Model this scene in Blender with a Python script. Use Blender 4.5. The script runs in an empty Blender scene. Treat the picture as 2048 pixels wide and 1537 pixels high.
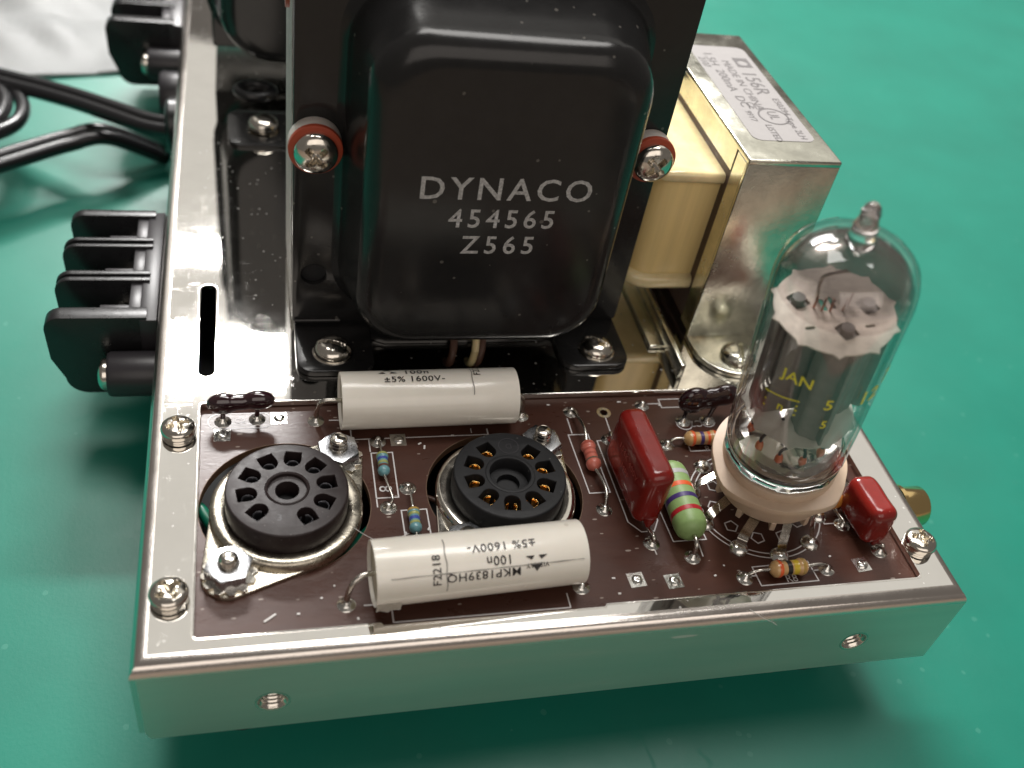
import bpy, bmesh, math, random
from mathutils import Vector, Matrix, Euler
from mathutils.geometry import tessellate_polygon
random.seed(4)
S = 0.001                       # everything below is written in millimetres
sc = bpy.context.scene
COL = sc.collection
PI = math.pi

# ------------------------------------------------------------------ camera
cam_d = bpy.data.cameras.new('camera'); cam = bpy.data.objects.new('camera', cam_d); COL.objects.link(cam)
RX = Vector((0.968203, -0.197267, 0.153845)); RY = Vector((-0.02489, -0.687883, -0.725394)); RZ = Vector((0.248924, 0.6985, -0.670921))
rot = Matrix((RX, -RY, -RZ)).transposed()
cam.matrix_world = Matrix.Translation(Vector((17.6555, -75.307, 123.3018)) * S) @ rot.to_4x4()
cam_d.sensor_width = 36; cam_d.lens = 1982.4 / 2048 * 36
cam_d.clip_start = 0.01; cam_d.clip_end = 20
cam_d.dof.use_dof = True; cam_d.dof.focus_distance = 0.166; cam_d.dof.aperture_fstop = 17
sc.camera = cam

# ------------------------------------------------------------------ light
w = bpy.data.worlds.new("World"); sc.world = w; w.use_nodes = True
w.node_tree.nodes['Background'].inputs[0].default_value = (0.95, 0.86, 0.78, 1)
w.node_tree.nodes['Background'].inputs[1].default_value = 0.12
sc.view_settings.view_transform = 'Standard'; sc.view_settings.look = 'None'
sc.view_settings.exposure = 0.34; sc.view_settings.gamma = 1
def lamp(name, pos, target, sx, sy, radiance, col):
    l = bpy.data.lights.new(name, 'AREA'); l.shape = 'RECTANGLE'; l.size = sx; l.size_y = sy
    l.energy = radiance * PI * sx * sy; l.color = col
    o = bpy.data.objects.new(name, l); COL.objects.link(o)
    o.location = pos
    o.rotation_euler = (Vector(target) - Vector(pos)).to_track_quat('-Z', 'Y').to_euler()
    return o
def polar(P, el, az, d): return (P[0] + d*math.cos(math.radians(el))*math.sin(math.radians(az)), P[1] + d*math.cos(math.radians(el))*math.cos(math.radians(az)), d*math.sin(math.radians(el)))
P1, P2 = (0.014, 0.060, 0), (0.007, 0.092, 0)
lamp('tube_lamp_near', polar(P1, 42.3, 5, 0.95), P1, 0.38, 0.05, 170, (1, 0.98, 0.96))
lamp('tube_lamp_far', polar(P2, 36.2, 4, 1.4), P2, 0.6, 0.03, 45, (1, 0.98, 0.96))
lamp('lit_wall_and_ceiling', polar(P1, 44, 14, 2.6), P1, 4.0, 1.8, 0.47, (1, 0.97, 0.90))
lamp('ceiling_panel', (0.14, 0.31, 1.10), P1, 0.9, 0.36, 7.5, (1, 0.97, 0.93))
lamp('warm_front_fill', (0.0, -1.7, 1.3), P1, 2.4, 1.4, 0.95, (1, 0.90, 0.82))  # unseen fill lamp added on the camera side to warm front faces

# ------------------------------------------------------------------ materials
MATS = {}
def setin(b, **k):
    for n, v in k.items():
        n = n.replace('_', ' ')
        if n in b.inputs: b.inputs[n].default_value = v
def mat(name, col, rough=0.4, metal=0.0, var=0.0, vscale=0.5, rvar=0.0, bump=0.0, bscale=3.0, coat=0.0, stretch=None, spec=0.5, trans=0.0, ior=1.5, specks=None, sss=0.0, speck_scale=0.5, scratch=0.0, scr_scale=0.25):
    """col linear; var = colour variation, rvar = roughness variation, scales per millimetre"""
    m = bpy.data.materials.new(name); m.use_nodes = True; MATS[name] = m
    nt = m.node_tree; N = nt.nodes; L = nt.links; b = N['Principled BSDF']
    c4 = (*col, 1)
    setin(b, Base_Color=c4, Roughness=rough, Metallic=metal, IOR=ior)
    setin(b, Specular_IOR_Level=spec, Transmission_Weight=trans, Coat_Weight=coat, Coat_Roughness=0.08)
    if sss: setin(b, Subsurface_Weight=sss, Subsurface_Radius=(0.004, 0.002, 0.001), Subsurface_Scale=0.4)
    tc = N.new('ShaderNodeTexCoord'); mp = N.new('ShaderNodeMapping'); L.new(tc.outputs['Object'], mp.inputs['Vector'])
    st = stretch or (1, 1, 1); mp.inputs['Scale'].default_value = tuple(1000*s for s in st)
    def noise(scale, detail=4, ro=0.6):
        n = N.new('ShaderNodeTexNoise'); n.inputs['Scale'].default_value = scale; n.inputs['Detail'].default_value = detail; n.inputs['Roughness'].default_value = ro
        L.new(mp.outputs['Vector'], n.inputs['Vector']); return n
    colout = None
    if var:
        n = noise(vscale); r = N.new('ShaderNodeMapRange'); L.new(n.outputs['Fac'], r.inputs['Value'])
        r.inputs['From Min'].default_value = 0.3; r.inputs['From Max'].default_value = 0.7
        r.inputs['To Min'].default_value = 1-var; r.inputs['To Max'].default_value = 1+var
        x = N.new('ShaderNodeVectorMath'); x.operation = 'SCALE'; x.inputs[0].default_value = col
        L.new(r.outputs['Result'], x.inputs['Scale']); colout = x.outputs['Vector']
    if specks:
        v = N.new('ShaderNodeTexVoronoi'); v.inputs['Scale'].default_value = speck_scale; L.new(mp.outputs['Vector'], v.inputs['Vector'])
        n2 = noise(0.35, 2)
        ms = N.new('ShaderNodeMath'); ms.operation = 'MULTIPLY_ADD'; L.new(n2.outputs['Fac'], ms.inputs[0]); ms.inputs[1].default_value = 0.22; ms.inputs[2].default_value = -0.03
        lt = N.new('ShaderNodeMath'); lt.operation = 'LESS_THAN'; L.new(v.outputs['Distance'], lt.inputs[0]); L.new(ms.outputs[0], lt.inputs[1])
        mu = N.new('ShaderNodeMath'); mu.operation = 'MULTIPLY'; L.new(lt.outputs[0], mu.inputs[0]); mu.inputs[1].default_value = specks[3]
        mx = N.new('ShaderNodeMix'); mx.data_type = 'RGBA'; L.new(mu.outputs[0], mx.inputs['Factor'])
        if colout: L.new(colout, mx.inputs['A'])
        else: mx.inputs['A'].default_value = c4
        mx.inputs['B'].default_value = (*specks[:3], 1); colout = mx.outputs['Result']
        if metal > 0.5:
            inv = N.new('ShaderNodeMath'); inv.operation = 'SUBTRACT'; inv.inputs[0].default_value = metal; L.new(mu.outputs[0], inv.inputs[1]); L.new(inv.outputs[0], b.inputs['Metallic'])
    if colout: L.new(colout, b.inputs['Base Color'])
    scr = None
    if scratch:
        outs = []
        for k, (sx_, sy_, dd) in enumerate(((1, 0.12, 1.2), (0.1, 0.9, 0.8))):
            m2 = N.new('ShaderNodeMapping'); m2.inputs['Scale'].default_value = (sx_, sy_, 1); m2.inputs['Rotation'].default_value = (0, 0, 0.5*k+0.3); m2.inputs['Location'].default_value = (k*3.7, 1.1, 0)
            L.new(mp.outputs['Vector'], m2.inputs['Vector'])
            nz = N.new('ShaderNodeTexNoise'); nz.inputs['Scale'].default_value = scr_scale*3; nz.inputs['Detail'].default_value = 3; nz.inputs['Distortion'].default_value = dd; L.new(m2.outputs[0], nz.inputs['Vector'])
            a1 = N.new('ShaderNodeMath'); a1.operation = 'SUBTRACT'; L.new(nz.outputs['Fac'], a1.inputs[0]); a1.inputs[1].default_value = 0.5
            a2 = N.new('ShaderNodeMath'); a2.operation = 'ABSOLUTE'; L.new(a1.outputs[0], a2.inputs[0])
            a3 = N.new('ShaderNodeMath'); a3.operation = 'LESS_THAN'; L.new(a2.outputs[0], a3.inputs[0]); a3.inputs[1].default_value = 0.0022
            outs.append(a3)
        mk = noise(scr_scale*1.3, 2); mk2 = N.new('ShaderNodeMath'); mk2.operation = 'GREATER_THAN'; L.new(mk.outputs['Fac'], mk2.inputs[0]); mk2.inputs[1].default_value = 0.53
        mxm = N.new('ShaderNodeMath'); mxm.operation = 'MAXIMUM'; L.new(outs[0].outputs[0], mxm.inputs[0]); L.new(outs[1].outputs[0], mxm.inputs[1])
        scr = N.new('ShaderNodeMath'); scr.operation = 'MULTIPLY'; L.new(mxm.outputs[0], scr.inputs[0]); L.new(mk2.outputs[0], scr.inputs[1])
    if rvar:
        n = noise(vscale*0.7, 5, 0.7); r = N.new('ShaderNodeMapRange'); L.new(n.outputs['Fac'], r.inputs['Value'])
        r.inputs['From Min'].default_value = 0.3; r.inputs['From Max'].default_value = 0.72
        r.inputs['To Min'].default_value = max(0.01, rough-rvar); r.inputs['To Max'].default_value = rough+rvar
        if scr:
            ad = N.new('ShaderNodeMath'); ad.operation = 'MULTIPLY_ADD'; L.new(scr.outputs[0], ad.inputs[0]); ad.inputs[1].default_value = scratch; L.new(r.outputs['Result'], ad.inputs[2]); L.new(ad.outputs[0], b.inputs['Roughness'])
        else: L.new(r.outputs['Result'], b.inputs['Roughness'])
    if bump:
        n = noise(bscale, 5); bm_ = N.new('ShaderNodeBump'); bm_.inputs['Strength'].default_value = bump; bm_.inputs['Distance'].default_value = 0.0002
        L.new(n.outputs['Fac'], bm_.inputs['Height']); L.new(bm_.outputs['Normal'], b.inputs['Normal'])
    return m
mat('table_mat', (0.008, 0.185, 0.130), 0.40, var=0.08, vscale=0.03, rvar=0.06, bump=0.10, bscale=1.6, spec=0.5, specks=(0.2, 0.5, 0.4, 0.12), speck_scale=0.16, scratch=0.08, scr_scale=0.035)
mat('unseen_bench', (0.20, 0.155, 0.12), 0.45, var=0.12, vscale=0.02, stretch=(0.1, 1, 1))
mat('chassis_top', (0.82, 0.80, 0.76), 0.03, 1.0, var=0.03, vscale=0.12, rvar=0.015, bump=0.02, bscale=0.35, specks=(0.85, 0.85, 0.82, 0.35), speck_scale=0.45, scratch=0.07, scr_scale=0.12)
mat('chassis_bend', (0.78, 0.73, 0.68), 0.22, 1.0, rvar=0.04, vscale=0.3, bump=0.08, bscale=1.5)
mat('chassis_side', (0.76, 0.71, 0.65), 0.40, 1.0, var=0.06, vscale=0.08, rvar=0.05, bump=0.05, bscale=1.2, stretch=(0.15, 1, 1), specks=(0.7, 0.7, 0.65, 0.4), speck_scale=0.2, scratch=0.12, scr_scale=0.08)
mat('nickel', (0.72, 0.68, 0.61), 0.16, 1.0, var=0.08, vscale=0.8, rvar=0.08, bump=0.06, bscale=2)
mat('nickel_bright', (0.80, 0.77, 0.72), 0.12, 1.0, rvar=0.04, vscale=1)
mat('old_nickel', (0.50, 0.46, 0.38), 0.28, 1.0, var=0.22, vscale=0.5, rvar=0.12, bump=0.25, bscale=1.5)
mat('zinc', (0.50, 0.51, 0.53), 0.27, 1.0, var=0.06, vscale=1, rvar=0.06, bump=0.05)
mat('yellow_zinc', (0.74, 0.73, 0.63), 0.22, 1.0, var=0.16, vscale=0.25, rvar=0.1, bump=0.15, bscale=1.2)
mat('solder', (0.75, 0.74, 0.70), 0.20, 1.0, var=0.1, vscale=1.5, rvar=0.12, bump=0.25, bscale=1.5)
mat('tinned_wire', (0.60, 0.57, 0.52), 0.24, 1.0, rvar=0.06, vscale=1)
mat('board', (0.062, 0.025, 0.017), 0.30, var=0.12, vscale=0.25, rvar=0.05, bump=0.10, bscale=1.2, stretch=(0.5, 1.3, 1), specks=(0.55, 0.48, 0.42, 0.45), speck_scale=0.5, spec=0.36)
mat('board_edge', (0.12, 0.065, 0.035), 0.6)
mat('silkscreen', (0.62, 0.60, 0.60), 0.5)
mat('enamel', (0.0155, 0.0153, 0.0155), 0.19, var=0.1, vscale=0.3, rvar=0.03, bump=0.05, bscale=1.6, specks=(0.3, 0.28, 0.25, 0.3), speck_scale=0.3, spec=0.4)
mat('enamel_print', (0.42, 0.42, 0.42), 0.32, var=0.38, vscale=2.2)
mat('lamination', (0.42, 0.41, 0.39), 0.42, 0.8, var=0.25, vscale=0.6, bump=0.5, bscale=1.5, stretch=(1, 6, 1))
mat('lamination_brown', (0.085, 0.055, 0.045), 0.5, 0.2, var=0.15, vscale=0.6, bump=0.3, bscale=2)
mat('black_plastic', (0.010, 0.010, 0.011), 0.30, var=0.1, rvar=0.05, bump=0.08, bscale=1)
mat('grey_black_plastic', (0.022, 0.020, 0.023), 0.36, bump=0.1, bscale=1)
mat('cord', (0.010, 0.010, 0.011), 0.27, bump=0.05)
mat('bakelite_brown', (0.022, 0.015, 0.015), 0.42, var=0.15, vscale=1, rvar=0.08, bump=0.12, bscale=2, specks=(0.2, 0.18, 0.17, 0.4), speck_scale=0.9, spec=0.3)
mat('bakelite_black', (0.012, 0.0122, 0.0135), 0.5, var=0.15, vscale=1, rvar=0.06, bump=0.15, bscale=3, specks=(0.25, 0.25, 0.25, 0.4), speck_scale=0.7, spec=0.25)
mat('hole_shade', (0.004, 0.004, 0.005), 0.6)  # near-black that paints in the shade inside holes
mat('blocker_dark', (0.01, 0.011, 0.011), 0.6)
mat('gold', (0.95, 0.58, 0.20), 0.18, 1.0)
mat('contact_dull', (0.10, 0.10, 0.11), 0.3, 0.8)
mat('film_white', (0.80, 0.76, 0.68), 0.24, var=0.03, vscale=0.2, rvar=0.05, bump=0.10, bscale=0.5, coat=0.3, sss=0.05, specks=(0.35, 0.28, 0.2, 0.25), speck_scale=0.22)
mat('film_end', (0.55, 0.52, 0.38), 0.35, var=0.1, vscale=0.6, bump=0.3, bscale=1)
mat('ink', (0.018, 0.016, 0.016), 0.4)
mat('ink_grey', (0.25, 0.24, 0.22), 0.5)
mat('dip_red', (0.19, 0.011, 0.008), 0.2, var=0.12, vscale=0.4, rvar=0.04, bump=0.12, bscale=0.5, coat=0.3, specks=(0.5, 0.2, 0.15, 0.35), speck_scale=0.5)
mat('dip_red_print', (0.40, 0.05, 0.035), 0.35)
mat('dip_brown', (0.022, 0.006, 0.009), 0.08, bump=0.15, bscale=0.5, coat=1.0)
mat('res_green', (0.25, 0.38, 0.14), 0.42, var=0.06, vscale=1, bump=0.1, bscale=4)
mat('res_tan', (0.60, 0.37, 0.16), 0.28, coat=0.5)
mat('res_blue', (0.13, 0.30, 0.33), 0.3, coat=0.4)
mat('res_pink', (0.58, 0.16, 0.115), 0.34, coat=0.2)
for n, c in dict(red=(0.42, 0.022, 0.03), orange=(0.75, 0.12, 0.03), violet=(0.06, 0.035, 0.16), grey=(0.42, 0.42, 0.42), black=(0.012, 0.012, 0.013), yellow=(0.62, 0.45, 0.03), gold_tan=(0.42, 0.27, 0.07), olive=(0.33, 0.36, 0.12), blue=(0.05, 0.08, 0.35), dark_pink=(0.42, 0.10, 0.07), grey_olive=(0.15, 0.13, 0.09), brown=(0.13, 0.045, 0.03)).items():
    mat('band_'+n, c, 0.3, coat=0.3)
mat('ceramic', (0.58, 0.44, 0.32), 0.45, var=0.04, vscale=0.6, bump=0.08, bscale=2, sss=0.05)
mat('mica', (0.74, 0.67, 0.57), 0.35, var=0.15, vscale=0.6, bump=0.3, bscale=1)
mat('anode', (0.25, 0.23, 0.21), 0.5, 0.0, var=0.12, vscale=0.5)
mat('anode_light', (0.24, 0.225, 0.21), 0.45, 0.0)
mat('copper', (0.50, 0.22, 0.13), 0.3, 0.9)
mat('pin_seal', (0.55, 0.13, 0.045), 0.3, coat=0.5)
mat('dark_wire', (0.05, 0.05, 0.055), 0.4, 0.6)
mat('tube_ink', (0.85, 0.76, 0.06), 0.5)
mat('coil_tape', (0.80, 0.61, 0.27), 0.36, var=0.08, vscale=0.3, coat=0.3, bump=0.35, bscale=0.8, stretch=(2.2, 2.2, 0.05), sss=0.1)
mat('coil_wax', (0.80, 0.67, 0.38), 0.15, var=0.12, vscale=0.25, coat=0.6, bump=0.4, bscale=0.3, sss=0.2)
mat('label_silver', (0.29, 0.275, 0.27), 0.6, 0.0, var=0.03, vscale=0.5)
mat('label_print', (0.12, 0.11, 0.11), 0.5)
mat('fibre_red', (0.36, 0.055, 0.022), 0.45)
mat('nylon', (0.55, 0.50, 0.46), 0.4, sss=0.1)
mat('green_wire', (0.004, 0.12, 0.07), 0.3)
mat('brown_wire', (0.10, 0.05, 0.035), 0.4)
mat('dip_orange', (0.62, 0.25, 0.05), 0.25, coat=0.4)
mat('brass', (0.85, 0.62, 0.28), 0.16, 1.0)
mat('sheet_white', (0.50, 0.51, 0.51), 0.5, var=0.04, vscale=0.03, bump=0.6, bscale=0.05)
mat('dust', (0.7, 0.68, 0.66), 0.6)
mat('rubber', (0.02, 0.02, 0.02), 0.7)
mat('solid_glass', (1, 1, 1), 0.0, trans=1.0, ior=1.5)
def thin_glass():
    m = bpy.data.materials.new('glass'); m.use_nodes = True; MATS['glass'] = m
    nt = m.node_tree; N = nt.nodes; L = nt.links
    for n in list(N):
        if n.type == 'BSDF_PRINCIPLED': N.remove(n)
    tr = N.new('ShaderNodeBsdfTransparent'); tr.inputs[0].default_value = (0.985, 0.99, 0.985, 1)
    gl = N.new('ShaderNodeBsdfGlossy'); gl.inputs['Roughness'].default_value = 0.015
    ge = N.new('ShaderNodeNewGeometry'); mx = N.new('ShaderNodeMixShader')
    d = N.new('ShaderNodeVectorMath'); d.operation = 'DOT_PRODUCT'; L.new(ge.outputs['Normal'], d.inputs[0]); L.new(ge.outputs['Incoming'], d.inputs[1])
    def mth(op, a, b=None, c=None):
        n = N.new('ShaderNodeMath'); n.operation = op
        for i, v in enumerate((a, b, c)):
            if v is None: continue
            if isinstance(v, (int, float)): n.inputs[i].default_value = v
            else: L.new(v, n.inputs[i])
        return n.outputs[0]
    f = mth('MULTIPLY_ADD', mth('POWER', mth('SUBTRACT', 1.0, mth('ABSOLUTE', d.outputs['Value'])), 4.0), 0.9, 0.055)
    L.new(f, mx.inputs[0])
    tint = mth('SUBTRACT', 0.985, mth('MULTIPLY', mth('POWER', mth('SUBTRACT', 1.0, mth('ABSOLUTE', d.outputs['Value'])), 3.0), 0.22))
    cc = N.new('ShaderNodeCombineColor'); [L.new(tint, cc.inputs[i]) for i in range(3)]; L.new(cc.outputs[0], tr.inputs[0])
    L.new(tr.outputs[0], mx.inputs[1]); L.new(gl.outputs[0], mx.inputs[2]); L.new(mx.outputs[0], N['Material Output'].inputs[0])
thin_glass()
def getter_material():
    m = bpy.data.materials.new('getter'); m.use_nodes = True; MATS['getter'] = m
    nt = m.node_tree; N = nt.nodes; L = nt.links; b = N['Principled BSDF']
    setin(b, Base_Color=(0.13, 0.10, 0.085, 1), Metallic=0.6, Roughness=0.22)
    tr = N.new('ShaderNodeBsdfTransparent'); tr.inputs[0].default_value = (0.8, 0.76, 0.76, 1)
    mx = N.new('ShaderNodeMixShader'); tc = N.new('ShaderNodeTexCoord'); sp = N.new('ShaderNodeSeparateXYZ'); L.new(tc.outputs['Object'], sp.inputs[0])
    nz = N.new('ShaderNodeTexNoise'); nz.inputs['Scale'].default_value = 180; L.new(tc.outputs['Object'], nz.inputs['Vector'])
    ad = N.new('ShaderNodeMath'); ad.operation = 'MULTIPLY_ADD'; L.new(nz.outputs['Fac'], ad.inputs[0]); ad.inputs[1].default_value = 0.007; L.new(sp.outputs['Z'], ad.inputs[2])
    r = N.new('ShaderNodeMapRange'); L.new(ad.outputs[0], r.inputs['Value']); r.inputs['From Min'].default_value = 0.0402; r.inputs['From Max'].default_value = 0.0432
    r.inputs['To Min'].default_value = 0.0; r.inputs['To Max'].default_value = 0.80
    L.new(r.outputs['Result'], mx.inputs[0]); L.new(tr.outputs[0], mx.inputs[1]); L.new(b.outputs[0], mx.inputs[2]); L.new(mx.outputs[0], N['Material Output'].inputs[0])
getter_material()
def mica_clear():
    m = bpy.data.materials.new('mica_clear'); m.use_nodes = True; MATS['mica_clear'] = m
    nt = m.node_tree; N = nt.nodes; L = nt.links; b = N['Principled BSDF']
    setin(b, Base_Color=(0.72, 0.68, 0.60, 1), Roughness=0.3)
    tr = N.new('ShaderNodeBsdfTransparent'); mx = N.new('ShaderNodeMixShader'); mx.inputs[0].default_value = 0.72
    L.new(tr.outputs[0], mx.inputs[1]); L.new(b.outputs[0], mx.inputs[2]); L.new(mx.outputs[0], N['Material Output'].inputs[0])
mica_clear()

# ------------------------------------------------------------------ object helpers
ORG = {}; KEEP = set()
def thing(name, label, cat, loc, group=None):
    o = bpy.data.objects.new(name, None); COL.objects.link(o); o.empty_display_size = 0.005
    o.location = Vector(loc) * S; ORG[o.name] = Vector(loc)
    o['label'] = label; o['category'] = cat
    if group: o['group'] = group
    return o
def obj(name, bm, m, parent=None, smooth=35, label=None):
    org = ORG[parent.name] if parent else Vector((0, 0, 0))
    if id(bm) in KEEP: KEEP.discard(id(bm))
    else: bmesh.ops.recalc_face_normals(bm, faces=bm.faces)
    for v in bm.verts: v.co = (v.co - org) * S
    me = bpy.data.meshes.new(name); bm.to_mesh(me); bm.free()
    me.materials.append(MATS[m])
    o = bpy.data.objects.new(name, me); COL.objects.link(o)
    if smooth is not None:
        for p in me.polygons: p.use_smooth = True
        if smooth < 180: me.set_sharp_from_angle(angle=math.radians(smooth))
    if parent: o.parent = parent; ORG[o.name] = org
    if label: o['label'] = label
    return o
def sole(name, bm, m, label, cat, loc=(0, 0, 0), group=None, smooth=35):
    """a thing that is one mesh"""
    o = obj(name, bm, m, None, smooth)
    me = o.data; lv = Vector(loc) * S
    for v in me.vertices: v.co -= lv
    o.location = lv; o['label'] = label; o['category'] = cat
    if group: o['group'] = group
    return o
def copy_part(o, parent, delta):
    c = o.copy(); COL.objects.link(c); c.parent = parent; c.location = o.location + Vector(delta) * S; ORG[c.name] = ORG.get(o.name, Vector()); return c
def copy_thing(root, loc, label, rz=0):
    r = root.copy(); COL.objects.link(r); r.location = Vector(loc) * S; r.rotation_euler = (0, 0, rz) if not isinstance(rz, Euler) else rz; r['label'] = label
    for ch in list(root.children):
        c = ch.copy(); COL.objects.link(c); c.parent = r
        for g_ in list(ch.children):
            d = g_.copy(); COL.objects.link(d); d.parent = c
    return r
# ------------------------------------------------------------------ mesh helpers (mm, M = placement matrix)
I4 = Matrix.Identity(4)
def T(x, y, z): return Matrix.Translation((x, y, z))
def RotM(a, ax): return Matrix.Rotation(math.radians(a), 4, ax)
def frame(p, d, up=(0, 0, 1)):
    """matrix whose Z axis is d at p"""
    z = Vector(d).normalized(); u = Vector(up)
    if abs(z.dot(u)) > 0.98: u = Vector((0, 1, 0))
    x = u.cross(z).normalized(); y = z.cross(x)
    m = Matrix((x, y, z)).transposed().to_4x4(); m.translation = Vector(p); return m
def NB(): return bmesh.new()
def lathe(bm, prof, M=I4, seg=32, a0=0, a1=360):
    full = abs(a1-a0-360) < 1e-6; n = seg if full else seg+1
    rings = []
    for (r, z) in prof:
        if r < 1e-6: rings.append([bm.verts.new(M @ Vector((0, 0, z)))]); continue
        rings.append([bm.verts.new(M @ Vector((r*math.cos(math.radians(a0+(a1-a0)*i/seg)), r*math.sin(math.radians(a0+(a1-a0)*i/seg)), z))) for i in range(n)])
    for A, B in zip(rings, rings[1:]):
        for i in range(seg):
            j = (i+1) % n
            try:
                if len(A) == 1 and len(B) == 1: continue
                if len(A) == 1: bm.faces.new((A[0], B[j], B[i]))
                elif len(B) == 1: bm.faces.new((A[i], A[j], B[0]))
                else: bm.faces.new((A[i], A[j], B[j], B[i]))
            except ValueError: pass
    return bm
def box(bm, lo, hi, M=I4, bev=0.0, seg=2):
    lo = Vector(lo); hi = Vector(hi); c = (lo+hi)/2; s = hi-lo
    r = bmesh.ops.create_cube(bm, size=1, matrix=M @ Matrix.Translation(c) @ Matrix.Diagonal((s.x, s.y, s.z, 1)))
    if bev:
        es = list({e for v in r['verts'] for e in v.link_edges})
        bmesh.ops.bevel(bm, geom=es, offset=bev, segments=seg, affect='EDGES', profile=0.5)
    return bm
def smooth_pts(pts, n=6):
    P = [Vector(p) for p in pts]; out = []
    Q = [P[0]*2-P[1]] + P + [P[-1]*2-P[-2]]
    for i in range(1, len(Q)-2):
        for k in range(n):
            t = k/n; a, b, c, d = Q[i-1:i+3]
            out.append(0.5*((2*b)+(c-a)*t+(2*a-5*b+4*c-d)*t*t+(3*b-a-3*c+d)*t**3))
    out.append(P[-1]); return out
def tube(bm, pts, r, M=I4, seg=10, cap=True, curve=True, flat=None):
    P = smooth_pts(pts) if curve and len(pts) > 2 else [Vector(p) for p in pts]
    rad = r if callable(r) else (lambda t: r)
    rings = []; prev = None
    for i, p in enumerate(P):
        d = (P[min(i+1, len(P)-1)] - P[max(i-1, 0)]).normalized()
        if prev is None:
            u = Vector((0, 0, 1)) if abs(d.z) < 0.9 else Vector((1, 0, 0)); x = u.cross(d).normalized()
        else: x = (prev - d*prev.dot(d)).normalized()
        prev = x; y = d.cross(x); rr = rad(i/(len(P)-1))
        rings.append([bm.verts.new(M @ (p + x*rr*math.cos(2*PI*k/seg) + y*rr*math.sin(2*PI*k/seg)*(flat or 1))) for k in range(seg)])
    for A, B in zip(rings, rings[1:]):
        for k in range(seg): bm.faces.new((A[k], A[(k+1) % seg], B[(k+1) % seg], B[k]))
    if cap: bm.faces.new(rings[0][::-1]); bm.faces.new(rings[-1])
    return bm
def area2(p): return sum(p[i][0]*p[(i+1) % len(p)][1]-p[(i+1) % len(p)][0]*p[i][1] for i in range(len(p)))
def offset(poly, d):
    """grow (d>0) a polygon"""
    n = len(poly); s = 1 if area2(poly) > 0 else -1; out = []
    for i in range(n):
        a = Vector(poly[i-1]); b = Vector(poly[i]); c = Vector(poly[(i+1) % n])
        e1 = (b-a).normalized(); e2 = (c-b).normalized()
        n1 = Vector((e1.y, -e1.x))*s; n2 = Vector((e2.y, -e2.x))*s
        m = (n1+n2); m = m.normalized() if m.length > 1e-6 else n1
        out.append(tuple(b + m*d/max(0.5, m.dot(n1))))
    return out
def prism(bm, outer, z0, z1, M=I4, holes=(), bev=0.0, bevb=0.0, nb=2, hb=None):
    """extruded polygon with holes, rounded top (and bottom) edges"""
    loops = [list(outer)] + [list(h) for h in holes]
    def put(loop, z): return [bm.verts.new(M @ Vector((p[0], p[1], z))) for p in loop]
    layers = []                                   # (offset, z) from top to bottom
    if bev: layers += [(bev*(1-math.sin(PI/2*k/nb)), z1-bev*(1-math.cos(PI/2*k/nb))) for k in range(nb+1)]
    else: layers += [(0, z1)]
    if bevb: layers += [(bevb*(1-math.cos(PI/2*k/nb)), z0+bevb*(1-math.sin(PI/2*k/nb))) for k in range(nb+1)]
    else: layers += [(0, z0)]
    tops = []; bots = []
    for li, lp in enumerate(loops):
        sgn = -1 if li == 0 else (1 if hb is None else hb/max(bev, 1e-6))
        rs = [put(offset(lp, sgn*o) if o > 1e-9 else lp, z) for o, z in layers]
        tops.append(rs[0]); bots.append(rs[-1]); n = len(lp)
        for A, B in zip(rs, rs[1:]):
            for i in range(n):
                try: bm.faces.new((A[i], A[(i+1) % n], B[(i+1) % n], B[i]))
                except ValueError: pass
    for caps, o, zz in ((tops, layers[0][0], z1), (bots, layers[-1][0], z0)):
        pts = [[Vector((*p, 0)) for p in (offset(lp, (-1 if li == 0 else (1 if hb is None else hb/max(bev, 1e-6)))*o) if o > 1e-9 else lp)] for li, lp in enumerate(loops)]
        flat = [v for c in caps for v in c]
        if len(loops) == 1 and len(loops[0]) < 7:
            try: bm.faces.new(flat)
            except ValueError: pass
        else:
            for t in tessellate_polygon(pts):
                try: bm.faces.new([flat[i] for i in t])
                except ValueError: pass
    return bm
def circ(cx, cy, r, n=40, a0=0): return [(cx+r*math.cos(a0+2*PI*i/n), cy+r*math.sin(a0+2*PI*i/n)) for i in range(n)]
def rrect(x0, y0, x1, y1, r, n=5):
    out = []
    for cx, cy, a in ((x1-r, y1-r, 0), (x0+r, y1-r, 90), (x0+r, y0+r, 180), (x1-r, y0+r, 270)):
        for k in range(n+1):
            t = math.radians(a+90*k/n); out.append((cx+r*math.cos(t), cy+r*math.sin(t)))
    return out
def hull(pts):
    P = sorted(set(pts)); 
    def half(P):
        h = []
        for p in P:
            while len(h) > 1 and (h[-1][0]-h[-2][0])*(p[1]-h[-2][1])-(h[-1][1]-h[-2][1])*(p[0]-h[-2][0]) <= 0: h.pop()
            h.append(p)
        return h
    a = half(P); b = half(P[::-1]); return a[:-1]+b[:-1]
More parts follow.
